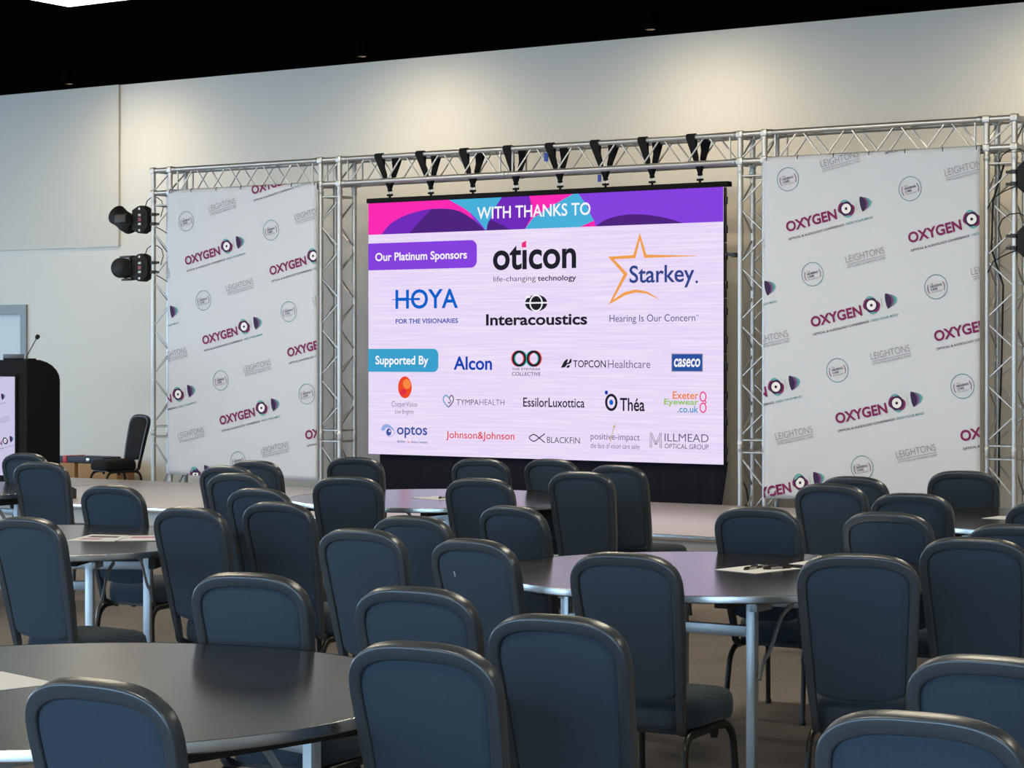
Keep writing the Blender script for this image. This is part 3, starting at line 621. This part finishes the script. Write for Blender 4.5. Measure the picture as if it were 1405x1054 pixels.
# ------------------------------------------------------------------ moving head lights clamped to the truss
def moving_head(u, z, flip, tilt, label):
    """local x points away from the tower"""
    t = rthing('moving_head_light', label, 'stage light', u, 17.40, z, PI if flip else 0, 'moving head lights on the truss')
    yb = -.005
    poly = [(.04, -.085), (.09, -.13), (.135, -.15), (.18, -.145), (.265, -.105), (.265, .105), (.18, .145), (.135, .15), (.09, .13), (.04, .085)]
    bm = BM(); add_prism(bm, poly, -.055, .055, 'y', 0, .012); obj('base', bm, 'rubber', t)
    bm = BM(); sy = .058 if flip else -.058
    add_box(bm, .10, .20, min(sy, sy*1.03), max(sy, sy*1.03), -.07, .07)
    b = obj('control_panel', bm, 'rubber', t)
    bm = BM(); add_box(bm, .125, .165, min(sy*1.03, sy*1.06), max(sy*1.03, sy*1.06), -.02, .02); obj('display', bm, 'dimred', b)['label'] = 'small red display'
    for q in (-.048, .048):
        bm = BM(); add_box(bm, .125, .165, min(sy*1.03, sy*1.06), max(sy*1.03, sy*1.06), q-.012, q+.012, .003); obj('socket', bm, 'lampframe', b)
    for q in (-.128, .128):
        bm = BM(); add_lathe(bm, [(0, 0), (.014, 0), (.012, .006), (0, .007)], Matrix.Translation((.15, sy*.985, q*.9)) @ Matrix.Rotation(PI/2 if not flip else -PI/2, 4, 'X'), 12); obj('white_label', bm, 'white', t)
    for q in (-.05, .05):                    # clamp onto the chord
        bm = BM(); add_box(bm, .0, .055, -.018, .018, q-.014, q+.014, .004)
        add_sweep(bm, [((CR+.006)*math.cos(a), (CR+.006)*math.sin(a), q) for a in [2*PI*k/16 for k in range(16)]], rrect(.012, .034, .004, 2), [(math.cos(a), math.sin(a), 0) for a in [2*PI*k/16 for k in range(16)]], True)
        add_box(bm, -.075, -.03, -.012, .012, q-.012, q+.012, .004); obj('clamp', bm, 'black', t)
    yk = BM(); ca, sa = math.cos(tilt), math.sin(tilt)
    add_lathe(yk, [(0, 0), (.075, 0), (.075, .025), (0, .025)], Matrix.Translation((.264, 0, 0)) @ Matrix.Rotation(PI/2, 4, 'Y'), 20)
    def along(p):                            # yoke turned about the pan axis x
        return (p[0], p[1]*ca-p[2]*sa, p[1]*sa+p[2]*ca)
    for s in (-1, 1):
        vs_ = add_box(yk, .285, .44, s*.122-.011, s*.122+.011, -.045, .045, .008)
    add_box(yk, .28, .305, -.13, .13, -.05, .05, .006)
    bmesh.ops.rotate(yk, verts=yk.verts[:], cent=(.3, 0, 0), matrix=Matrix.Rotation(tilt, 3, 'X'))
    y = obj('yoke', yk, 'black', t)
    hd = BM(); add_lathe(hd, [(0, -.165), (.07, -.158), (.10, -.12), (.108, -.03), (.10, .05), (.105, .09), (.11, .135), (.104, .145), (.094, .135), (0, .132)], n=28)
    for k in range(5): add_lathe(hd, [(.09, -.09+.02*k), (.096, -.087+.02*k), (.09, -.083+.02*k)], n=28)
    for v in hd.verts: v.co = Matrix.Translation((.42, 0, 0)) @ Matrix.Rotation(tilt, 4, 'X') @ Matrix.Rotation(math.radians(58 if not flip else 60), 4, 'Y') @ v.co
    h = obj('head', hd, 'rubber', y)
    ln = BM(); add_lathe(ln, [(0, .134), (.089, .137), (0, .139)], n=28)
    for v in ln.verts: v.co = Matrix.Translation((.42, 0, 0)) @ Matrix.Rotation(tilt, 4, 'X') @ Matrix.Rotation(math.radians(58 if not flip else 60), 4, 'Y') @ v.co
    obj('lens', ln, 'lens', y)
    bm = BM(); add_tube(bm, [(.12, 0, .14), (.10, -.01, .20), (.05, -.02, .235), (-.03, -.03, .23), (-.10, -.02, .19), (-.14, 0, .12), (-.12, .02, .02)], .005, 6); obj('safety_cable', bm, 'rubber', t)
    bm = BM(); add_tube(bm, [(.08, .0, -.05), (0, -.035, -.08), (-.08, -.03, -.11), (-.17, -.04, -.16), (-.22, -.035, -.25)], .005, 6); obj('power_cable', bm, 'rubber', t)
def Zpx(y, Z): return 1.62-(y-487.5)*Z/3000
moving_head(-15.95, Zpx(301, 23.3), True, .13, 'black moving head light high on the left truss tower, upper of its pair')
moving_head(-15.95, Zpx(367, 23.3), True, 1.45, 'black moving head light on the left truss tower, lower of its pair')
moving_head(-6.42, Zpx(244, 18.07), False, .3, 'black moving head light on the right truss tower, upper pair of clamps')
moving_head(-6.42, Zpx(332, 18.07), False, 1.0, 'black moving head light on the right truss tower, lower pair of clamps')
bm = BM(); add_tube(bm, [room(-6.52, 17.42, 3.2), room(-6.6, 17.38, 2.9), room(-6.62, 17.40, 2.5), room(-6.53, 17.43, 2.2), room(-6.55, 17.45, 1.6), room(-6.57, 17.44, .9), room(-6.58, 17.45, .02)], .008, 6)
tag(obj('power_cable', bm, 'rubber'), 'thin black cable hanging down inside the right truss tower', 'cable')
bm = BM(); add_tube(bm, [room(-9.08, 17.62, .55), room(-9.0, 17.6, .42), room(-8.95, 17.56, .25), room(-8.85, 17.3, .30), room(-8.80, 17.2, .294)], .008, 6)
tag(obj('power_cable', bm, 'rubber'), 'thin black cable beside the right end of the screen skirt', 'cable')

# ------------------------------------------------------------------ lectern
LU = -16.35-.40
lc = rthing('lectern', 'tall black lectern with a lit screen on its front, on the stage', 'lectern', LU, 15.95, SZ)
Wd, Dp, Ht = .40, .47, 1.292
prof = [(0, 0), (Dp, 0), (Dp, Ht-.22)]+[(Dp-.37+.37*math.cos(math.radians(a)), Ht-.22+.22*math.sin(math.radians(a))) for a in (15, 30, 45, 60, 75, 90)]+[(0, Ht)]
bm = BM(); add_prism(bm, prof, Wd-.03, Wd, 'x', 0, .004); obj('side_panel', bm, 'matt', lc)
bm = BM(); add_prism(bm, prof, -Wd, -Wd+.03, 'x', 0, .004); obj('side_panel', bm, 'matt', lc)
bm = BM(); add_prism(bm, [(y+(.012 if y < .1 else -.01), z-.006) for y, z in prof if True], -Wd+.031, Wd-.031, 'x'); obj('body', bm, 'matt', lc)
bm = BM(); add_box(bm, -.26, .231, -.008, .008, .10, 1.115); ls = obj('lectern_screen', bm, GL['lilac'], lc, smooth=0); ls['label'] = 'lit portrait screen with repeating logos'
bm = BM(); add_box(bm, -.29, .255, -.004, .011, .07, 1.14, .003); obj('screen_bezel', bm, 'matt', lc)
# the repeating print, half size: eye mark sits at (0.09, 0.457)
k = .52; lattice(ls, .10-.56*k, .457-.19*k, .491, 1.015, GL, k, None, z0=.10, x0=-.26, base=.0095, step=.0004)
t = rthing('gooseneck_microphone', 'thin black gooseneck microphone standing on the lectern top', 'microphone', -16.395, 15.98, SZ+Ht-.002)
bm = BM(); add_lathe(bm, [(0, 0), (.025, 0), (.02, .012), (0, .014)], n=16); obj('base', bm, 'black', t)
bm = BM(); add_tube(bm, [(0, 0, .01), (.03, 0, .06), (.10, 0, .15), (.15, 0, .215)], .005, 8); obj('gooseneck', bm, 'black', t)
bm = BM(); add_lathe(bm, [(0, -.028), (.018, -.02), (.024, 0), (.02, .018), (0, .028)], Matrix.Translation((.165, 0, .232)) @ Matrix.Rotation(.7, 4, 'Y'), 16); obj('windscreen', bm, 'rubber', t)
t = rthing('laptop', 'dark grey laptop lying on top of the black lectern', 'laptop', -16.66, 16.15, SZ+Ht-.006)
bm = BM(); add_box(bm, -.15, .15, -.09, .09, .0, .016, .005); obj('keyboard_base', bm, 'matt', t)
bm = BM(); add_box(bm, -.15, .15, -.09, -.082, .016, .06, .003); obj('lid', bm, 'winframe', t)
# black floor monitor on the stage beside the lectern
t = rthing('floor_monitor', 'black wedge floor monitor on the stage front edge, mostly hidden behind a chair', 'speaker', -14.86, 14.62, SZ)
bm = BM(); add_prism(bm, [(-.2, 0), (.2, 0), (.2, .09), (.1, .13), (-.2, .08)], -.32, .32, 'x', 0, .008); obj('cabinet', bm, 'black', t)
bm = BM(); add_prism(bm, [(-.19, .083), (.09, .1295), (.088, .1345), (-.192, .088)], -.29, .29, 'x'); obj('grille', bm, 'rubber', t)
bm = BM(); add_lathe(bm, [(0, 0), (.012, 0), (.012, .006), (0, .006)], Matrix.Translation((.322, .05, .06)) @ Matrix.Rotation(PI/2, 4, 'Y'), 12); obj('jack_socket', bm, 'steel', t)
bm = BM(); add_tube(bm, [room(-14.53, 14.67, .345), room(-14.38, 14.45, .297), room(-14.30, 14.275, .292), room(-14.28, 14.22, .12), room(-14.32, 14.16, .012)], .008, 6)
tag(obj('speaker_cable', bm, 'rubber'), 'thin black cable hanging over the stage edge from the floor monitor', 'cable')
# boxes behind the stage
def carton(u, v, w, d, h, rot, label):
    t = rthing('cardboard_box', label, 'box', u, v, 0, rot, 'boxes behind the stage')
    bm = BM(); add_box(bm, -w/2, w/2, -d/2, d/2, 0, h, .004); obj('body', bm, 'card', t)
    for s in (-1, 1):
        bm = BM(); add_box(bm, -w/2+.002, w/2-.002, min(s*.003, s*d/2), max(s*.003, s*d/2), h, h+.004); obj('flap', bm, 'card', t)
    bm = BM(); add_box(bm, -w/2-.001, w/2+.001, -.025, .025, h+.004, h+.0055); obj('packing_tape', bm, 'card', t)
carton(-18.59, 18.9, .31, .30, .345, 0, 'small brown cardboard box on the floor behind the stage, nearest the lectern')
carton(-18.07, 18.9, .62, .30, .345, 0, 'wide brown cardboard box on the floor behind the black stage chair')
t = rthing('flight_case', 'flat navy case with a red strap lying on the cardboard boxes', 'case', -18.36, 18.9, .3505)
bm = BM(); add_box(bm, -.385, .385, -.15, .15, 0, .075, .008); obj('body', bm, 'navy', t)
bm = BM(); add_box(bm, -.26, -.20, -.156, .156, -.0, .08, .003); obj('strap', bm, 'red', t)['label'] = 'red strap'
bm = BM(); add_box(bm, .12, .17, -.158, -.15, .02, .06, .003); obj('latch', bm, 'steel', t)

# ------------------------------------------------------------------ banquet chairs
LEAN = .13
def yb(z): return -.205-LEAN*max(0, (z-.33)/.575)**1.2
def back_n(z):
    d = yb(z+.01)-yb(z-.01); return Vector((0, -.02, d)).normalized()*1   # outward (rear) normal of the leaning back
def hw(z): return .188+.020*min(1, max(0, (z-.33)/.35))
def outline(inset, zbot, closed=False, n=26):
    """right side up, over the crown, left side down; inset from the outer silhouette"""
    a, b, z0, p = .228-inset, .120-inset*.95, .785, 3.0
    pts = []
    def side(z): return (a/.228*.228)-(.036)*(1-min(1, max(0, (z-.36)/(z0-.36)))**.8)
    m = 12
    for i in range(m): z = zbot+(z0-zbot)*i/m; pts.append((side(z), z))
    for i in range(n+1):
        t = PI*i/n; c, s = math.cos(t), math.sin(t)
        pts.append((math.copysign(abs(c)**(2/p), c)*a, z0+abs(s)**(2/p)*b))
    for i in range(m-1, -1, -1): z = zbot+(z0-zbot)*i/m; pts.append((-side(z), z))
    return pts
def frame_bm():
    bm = BM(); P = outline(.018, .335)
    pts = [(x, yb(z), z) for x, z in P]; nr = [back_n(z) for x, z in P]
    # lower ends curl forward under the seat
    e = [(P[0][0]-.004, -.170, .318), (P[0][0]-.002, -.192, .322)]; pts = e+pts+[(-x, y, z) for x, y, z in e[::-1]]
    nr = [Vector((0, -.6, -.8)), Vector((0, -.9, -.4))]+nr+[Vector((0, -.9, -.4)), Vector((0, -.6, -.8))]
    prof = rrect(.040, .036, .0065, 3); m = len(pts); sc_ = [.62, .7]+[min(1, .74+.26*max(0, (z-.335)/.22)) for x, z in P]+[.7, .62]
    add_sweep(bm, pts, prof, nr, False, 0, sc_); return bm
def pad_bm():
    bm = BM(); O = outline(.0325, .455); x0 = O[0][0]; k = 9
    low = [(x0*math.cos(PI*i/k), .455-.036*math.sin(PI*i/k)**.8) for i in range(1, k)]   # rounded lower edge, right to left
    O = O+[(-x, z) for x, z in low]
    c = (0, .70); n = len(O)
    prof = [(1.0, 0.0), (.995, .010), (.975, .0155), (.93, .019), (.8, .0225), (.55, .026), (.28, .0275)]
    def ring(s, off): return [bm.verts.new(Vector((c[0]+(x-c[0])*s, 0, 0))+Vector((0, yb(c[1]+(z-c[1])*s), c[1]+(z-c[1])*s))+back_n(c[1]+(z-c[1])*s)*off) for x, z in O]
    for sgn, kk in ((1, .72), (-1, 1.25)):
        R = [ring(s, sgn*o*kk) for s, o in prof]
        for A, B in zip(R, R[1:]):
            for i in range(n): bm.faces.new((A[i], A[(i+1) % n], B[(i+1) % n], B[i]))
        cv = bm.verts.new(Vector((0, yb(c[1]), c[1]))+back_n(c[1])*sgn*.028*kk)
        for i in range(n): bm.faces.new((R[-1][i], R[-1][(i+1) % n], cv))
    bmesh.ops.remove_doubles(bm, verts=bm.verts[:], dist=.0005); return bm
def seat_bm():
    bm = BM(); n = 44; out = []
    for i in range(n):
        a = 2*PI*i/n; c, s = math.cos(a), math.sin(a); p = 5
        x = math.copysign(abs(c)**(2/p), c); y = math.copysign(abs(s)**(2/p), s)
        out.append((x*(.205+.018*y), .022+y*.218))
    L = [(.93, .322), (.975, .326), (1.0, .345), (1.005, .375), (.985, .402), (.93, .418), (.8, .428), (.5, .434), (.2, .436)]
    R = [[bm.verts.new((x*s, .022+(y-.022)*s, z+(.006 if z > .4 else 0)*(-((y-.022)/.218)**3))) for x, y in out] for s, z in L]
    for A, B in zip(R, R[1:]):
        for i in range(n): bm.faces.new((A[i], A[(i+1) % n], B[(i+1) % n], B[i]))
    bm.faces.new(R[0][::-1]); bm.faces.new(R[-1]); return bm
def smooth_path(P, n=5):
    out = []
    for i in range(len(P)-1):
        p0, p1, p2, p3 = (Vector(P[max(0, i-1)]), Vector(P[i]), Vector(P[i+1]), Vector(P[min(len(P)-1, i+2)]))
        for k in range(n):
            t = k/n; out.append(.5*((2*p1)+(p2-p0)*t+(2*p0-5*p1+4*p2-p3)*t*t+(3*p1-p0-3*p2+p3)*t**3))
    return out+[Vector(P[-1])]
def leg_bm(s, front):
    bm = BM()
    if front: P = [(s*.188, .005, .306), (s*.188, .11, .306), (s*.191, .168, .296), (s*.196, .203, .262), (s*.200, .215, .20), (s*.206, .232, .012)]
    else: P = [(s*.188, .03, .306), (s*.188, -.12, .306), (s*.191, -.178, .298), (s*.196, -.213, .262), (s*.200, -.226, .20), (s*.208, -.256, .012)]
    add_sweep(bm, smooth_path(P), rrect(.028, .022, .008, 2), Vector((0, 1, .02)) if False else None)
    add_lathe(bm, [(0, 0), (.015, 0), (.016, .012), (.014, .022), (0, .022)], Matrix.Translation((P[-1][0], P[-1][1], 0)), 12); return bm
def make_chair():
    t = thing('banquet_chair', '', 'chair', (0, 0, 0))
    obj('back_frame', frame_bm(), 'frame', t, smooth=45); obj('backrest', pad_bm(), 'fabric', t, smooth=60); obj('seat', seat_bm(), 'fabric', t, smooth=60)
    for s in (-1, 1):
        for fr in (True, False): obj('leg', leg_bm(s, fr), 'leg', t, smooth=50)
    bm = BM(); add_box(bm, -.17, .17, -.16, .19, .306, .324); obj('seat_pan', bm, 'black', t)
    for s in (-1, 1):
        bm = BM(); add_lathe(bm, [(0, -.02), (.014, -.016), (.017, 0), (.014, .016), (0, .02)], Matrix.Translation((s*.188, .055, .288)), 10); obj('stacking_bumper', bm, 'rubber', t)
    return t
CH = [
(-3.159, 15.179, 30, 'dark blue-grey banquet chair at far left, directly in front of the lectern screen'),
(-2.819, 13.980, 24, 'dark blue-grey banquet chair overlapping the one before the lectern, black lectern body behind it'),
(-1.890, 11.488, 30, 'blue-grey banquet chair at the far side of the left table that carries two leaflets'),
(-1.246, 9.879, 32, 'blue-grey banquet chair just right of the left table that carries two leaflets'),
(-1.824, 9.274, 33, 'blue-grey banquet chair cut by the left photo edge, its seat showing beside the leaflet table'),
(-0.674, 6.995, 24, 'blue-grey banquet chair back rising behind the nearest round table, mirrored in its top'),
(-0.680, 4.775, 32, 'blue-grey banquet chair in front of the nearest round table, bottom left of the photo'),
(-0.048, 5.360, 30, 'large blue-grey banquet chair at bottom centre, right beside the nearest round table'),
(0.280, 5.893, 31, 'large blue-grey banquet chair at bottom centre, second one right of the nearest table'),
(-0.122, 6.576, 29, 'blue-grey banquet chair directly behind the large bottom-centre chair, only its top showing'),
(0.071, 8.181, 41, 'blue-grey banquet chair with a tiny white fleck on its back, by the pink-lit table'),
(-0.404, 8.673, 33, 'blue-grey banquet chair left of the flecked chair, its full back showing'),
(-0.234, 9.353, 34, 'blue-grey banquet chair half hidden between the flecked chair and its left neighbour'),
(-0.889, 10.207, 33, 'dark banquet chair nearest of the overlapping file of four left of centre'),
(-1.093, 11.234, 33, 'dark banquet chair second nearest in the overlapping file of four left of centre'),
(-1.399, 12.659, 30, 'dark banquet chair third in the overlapping file of four left of centre'),
(-1.560, 13.471, 30, 'dark banquet chair farthest in the overlapping file of four left of centre'),
(-1.468, 14.133, 30, 'dark banquet chair against the bottom of the left banner, behind the file of four'),
(-0.909, 14.617, 22, 'dark banquet chair at the far table, before the truss tower left of the screen'),
(-0.816, 12.322, 16, 'dark banquet chair on the near side of the far table, left one of two'),
(-0.069, 14.409, 25, 'dark banquet chair beyond the far table, left one of two before the black skirt'),
(0.432, 14.334, 34, 'dark banquet chair beyond the far table, right one of two before the black skirt'),
(-0.046, 12.165, 24, 'dark banquet chair on the near side of the far table, right one of two'),
(0.230, 9.905, 45, 'dark banquet chair turned right at the far left rim of the pink-lit table'),
(1.238, 9.885, 30, 'dark banquet chair at the far side of the pink-lit table, behind its sheet with pens'),
(1.831, 11.631, 33, 'dark tall-looking banquet chair right of the one behind the sheet with pens'),
(1.765, 9.568, 32, 'blue-grey banquet chair at the far right rim of the pink-lit table'),
(2.050, 12.313, 32, 'dark banquet chair peeping out before the bottom of the right banner'),
(2.075, 10.849, 27, 'dark banquet chair at the left rim of the far right table'),
(2.686, 12.926, 15, 'dark banquet chair beyond the far right table, before the right truss tower'),
(2.609, 10.210, 32, 'dark banquet chair at far right, only a sliver of its frame inside the photo edge'),
(2.157, 8.889, 33, 'blue-grey banquet chair top at the right photo edge, behind the large cropped right chair'),
(1.828, 8.295, 25, 'large blue-grey banquet chair right of the pink-lit table, cropped by the photo edge'),
(1.245, 7.659, 15, 'large blue-grey banquet chair with its whole back showing, near right rim of the pink-lit table'),
(0.531, 7.672, 28, 'large dark banquet chair at the near side of the pink-lit table, seat and legs showing'),
(1.238, 5.122, 32, 'blue-grey banquet chair at the bottom right, behind the corner chair'),
(0.911, 4.368, 28, 'nearest blue-grey banquet chair, only its top in the bottom right corner'),
(0.536, 12.825, 26, 'very dark banquet chair right of the far table, nearer one of two'),
(0.825, 13.542, 35, 'very dark banquet chair right of the far table, farther one with its seat showing'),
]
proto = make_chair()
for ch in proto.children: ch.data.transform(Matrix.Diagonal((.90, 1.0, 1.05, 1)))
for i, (x, y, a, lab) in enumerate(CH):
    if i == 0: proto.location = (x, y, 0); proto.rotation_euler = (0, 0, -math.radians(a)); proto['label'] = lab; proto['group'] = 'banquet chairs around the tables'; c0 = proto
    else:
        d = dup(proto, (x, y, 0), -math.radians(a), lab, 'banquet chairs around the tables')
        if 'white fleck' in lab:
            bm = BM(); z = .835; p = Vector((-.085, yb(z), z))+back_n(z)*.0195; add_sweep(bm, [p, p+Vector((.003, .002, -.008)), p+Vector((.004, .004, -.018))], circ(.0022, 6)); obj('lint_fleck', bm, 'white', d)['label'] = 'tiny white fleck' 
# the speaker's chair behind the stage, turned side on
d = dup(proto, (-4.44, 24.49, 0), math.radians(130), 'black banquet chair seen side-on, alone behind the stage by the left truss tower', 'chair behind the stage')
M['black_fabric'] = mat('black_upholstery', (.012, .012, .013), .85, spec=.2)
for ch in d.children:
    if ch.name.split('.')[0] in ('backrest', 'seat', 'back_frame'):
        ch.data = ch.data.copy(); ch.data.materials[0] = M['leg' if ch.name.startswith('back_frame') else 'black_fabric']

# ------------------------------------------------------------------ round folding tables
TR, TT = .915, .745
def make_table():
    t = thing('round_table', '', 'table', (0, 0, 0))
    bm = BM(); add_lathe(bm, [(0, TT), (TR-.003, TT), (TR-.003, TT-.02), (0, TT-.02)], n=96, mi=0); obj('tabletop', bm, 'tabletop', t)
    bm = BM(); add_lathe(bm, [(TR-.0029, TT+.0008), (TR+.001, TT), (TR+.002, TT-.004), (TR+.002, TT-.024), (TR-.001, TT-.028), (TR-.012, TT-.028), (TR-.012, TT-.0205)], n=96); obj('edge_band', bm, 'alu_edge', t)
    bm = BM(); add_lathe(bm, [(0, TT-.0205), (TR-.02, TT-.0205), (TR-.02, TT-.026), (0, TT-.026)], n=64); obj('underside', bm, 'under', t)
    for x in (-.40, .40):
        bm = BM(); add_box(bm, x-.025, x+.025, -.72, .72, TT-.055, TT-.027, .003); obj('runner', bm, 'under', t)
    for x in (-.70, .70):
        bm = BM(); add_box(bm, x-.016, x+.016, -.50, .50, TT-.085, TT-.026, .003); obj('apron_rail', bm, 'under', t)
    lz = TT-.088
    for y in (-.48, .48):
        for x in (-.41, .41):
            bm = BM(); add_box(bm, x-.018, x+.018, y-.018, y+.018, .012, TT-.027, .003); add_box(bm, x-.021, x+.021, y-.021, y+.021, 0, .012, .002, 1); obj('leg', bm, ['zinc', 'rubber'], t)
            s = 1 if x > 0 else -1; iy = -1 if y > 0 else 1
            bm = BM(); add_box(bm, min(x, x+s*.03), max(x, x+s*.03), min(y, y+iy*.09)-.02, max(y, y+iy*.09)+.02, lz, lz+.034, .003); obj('hinge_plate', bm, 'zinc', t)
            bm = BM(); xx = x+s*.024; add_sweep(bm, smooth_path([(xx, y+iy*.01, .40), (xx, y+iy*.05, .47), (xx, y+iy*.10, .50), (xx, y+iy*.2, .62), (xx, y+iy*.30, lz)], 4), rrect(.022, .008, .003, 1), Vector((0, 0, 1))); obj('brace', bm, 'zinc', t)
        bm = BM(); add_box(bm, -.392, .392, y-.0155, y+.0155, .56, .602, .003); obj('crossbar', bm, 'zinc', t)
    return t
TB = [
(-1.16, 5.747, 'nearest round dark table at bottom left, a sheet of paper on it'),
(.823, 8.844, 'round dark table right of centre, glowing pink, with a sheet and pens'),
(-.449, 13.41, 'far round table in front of the big screen, strongly pink-lit'),
(-2.26, 10.377, 'round dark table at left carrying two overlapping leaflets'),
(-3.88, 14.3, 'round table at far left before the lectern, only its right end showing'),
(2.99, 11.6, 'far right round table before the right truss tower, cut by the photo edge'),
]
pt = make_table()
for i, (x, y, lab) in enumerate(TB):
    if i == 0: pt.location = (x, y, 0); pt.rotation_euler = (0, 0, math.radians(-44)); pt['label'] = lab; pt['group'] = 'round tables'
    else: dup(pt, (x, y, 0), math.radians(-6) if i == 3 else -TH, lab, 'round tables')
# papers and pens
def sheet(name, pts, z, label, cat, marks=()):
    c = Vector((sum(p[0] for p in pts)/len(pts), sum(p[1] for p in pts)/len(pts), z))
    bm = BM(); q = [(p[0]-c.x, p[1]-c.y) for p in pts]; add_prism(bm, q, 0, .0012, 'z')
    o = tag(obj(name, bm, 'paper', None, c, smooth=0), label, cat)
    for (a, b, w, m) in marks:
        f = BM(); A, B_, Cc, D = [Vector((x, y, 0)) for x, y in q]
        def P(s, t): return (A*(1-s)+B_*s)*(1-t)+(D*(1-s)+Cc*s)*t
        V = [f.verts.new(P(s, t)+Vector((0, 0, .0016))) for s, t in ((a[0], a[1]), (b[0], a[1]), (b[0], b[1]), (a[0], b[1]))]; f.faces.new(V); obj('print_block', f, m, o, smooth=0)
    return o
def rect(cx, cy, w, h, ang):
    c, s = math.cos(ang), math.sin(ang); return [(cx+c*a-s*b, cy+s*a+c*b) for a, b in ((-w/2, -h/2), (w/2, -h/2), (w/2, h/2), (-w/2, h/2))]
TZ = TT+.0003
sheet('paper_sheet', rect(-1.385, 5.86, .21, .297, .75), TZ, 'white paper sheet lying on the nearest table at the left edge', 'paper')
pm = [((.15, .55), (.85, .8), 1, 'ink'), ((.15, .2), (.6, .42), 1, 'pinkink')]
sheet('leaflet', [(-2.10, 10.30), (-1.87, 10.27), (-1.85, 10.60), (-2.05, 10.66)], TZ, 'printed white leaflet on the left table, left one of two', 'leaflet', pm)
sheet('leaflet', [(-1.855, 10.27), (-1.645, 10.29), (-1.67, 10.58), (-1.84, 10.565)], TZ+.002, 'printed white leaflet on the left table, right one of two', 'leaflet', [((.12, .45), (.8, .8), 1, 'pinkink')])
sheet('paper_sheet', [(.824, 8.913), (.973, 8.75), (1.185, 8.955), (1.03, 9.13)], TZ, 'white paper sheet with pens on it, on the pink-lit table', 'paper')
sheet('paper_sheet', rect(1.33, 9.22, .21, .297, -.6), TZ, 'white paper sheet mostly hidden behind the full-backed chair, right side of the pink-lit table', 'paper')
sheet('paper_sheet', rect(-.45, 13.37, .21, .297, .7), TZ, 'white paper sheet on the far pink-lit table before the screen', 'paper')
sheet('paper_sheet', rect(2.70, 11.71, .21, .297, .9), TZ, 'white paper sheet on the far right table', 'paper')
def pen(x, y, z, ang, label):
    t = thing('ballpoint_pen', label, 'pen', (x, y, z+.0055), ang, 'pens on the paper sheets')
    R = Matrix.Rotation(PI/2, 4, 'Y')
    bm = BM(); add_lathe(bm, [(0, -.035), (.0055, -.035), (.0055, .02), (0, .02)], R, 10); obj('barrel', bm, 'steel', t)
    bm = BM(); add_lathe(bm, [(0, .02), (.0055, .0205), (.005, .06), (.002, .07), (0, .072)], R, 10); obj('grip', bm, 'black', t)
    bm = BM(); add_lathe(bm, [(0, -.07), (.004, -.068), (.0055, -.05), (.0055, -.0352), (0, -.035)], R, 10); add_box(bm, -.065, -.03, -.0015, .0015, .0055, .008); obj('clip_cap', bm, 'black', t)
pen(.985, 8.93, TZ+.0012, .9, 'black and silver pen on the sheet of the pink-lit table, leftmost of three')
pen(1.035, 8.99, TZ+.0012, .5, 'black and silver pen on the sheet of the pink-lit table, middle of three')
pen(1.085, 8.93, TZ+.0012, .45, 'black and silver pen on the sheet of the pink-lit table, rightmost of three')
pen(-.42, 13.36, TZ+.0012, 1.2, 'black pen on the sheet of the far table before the screen')
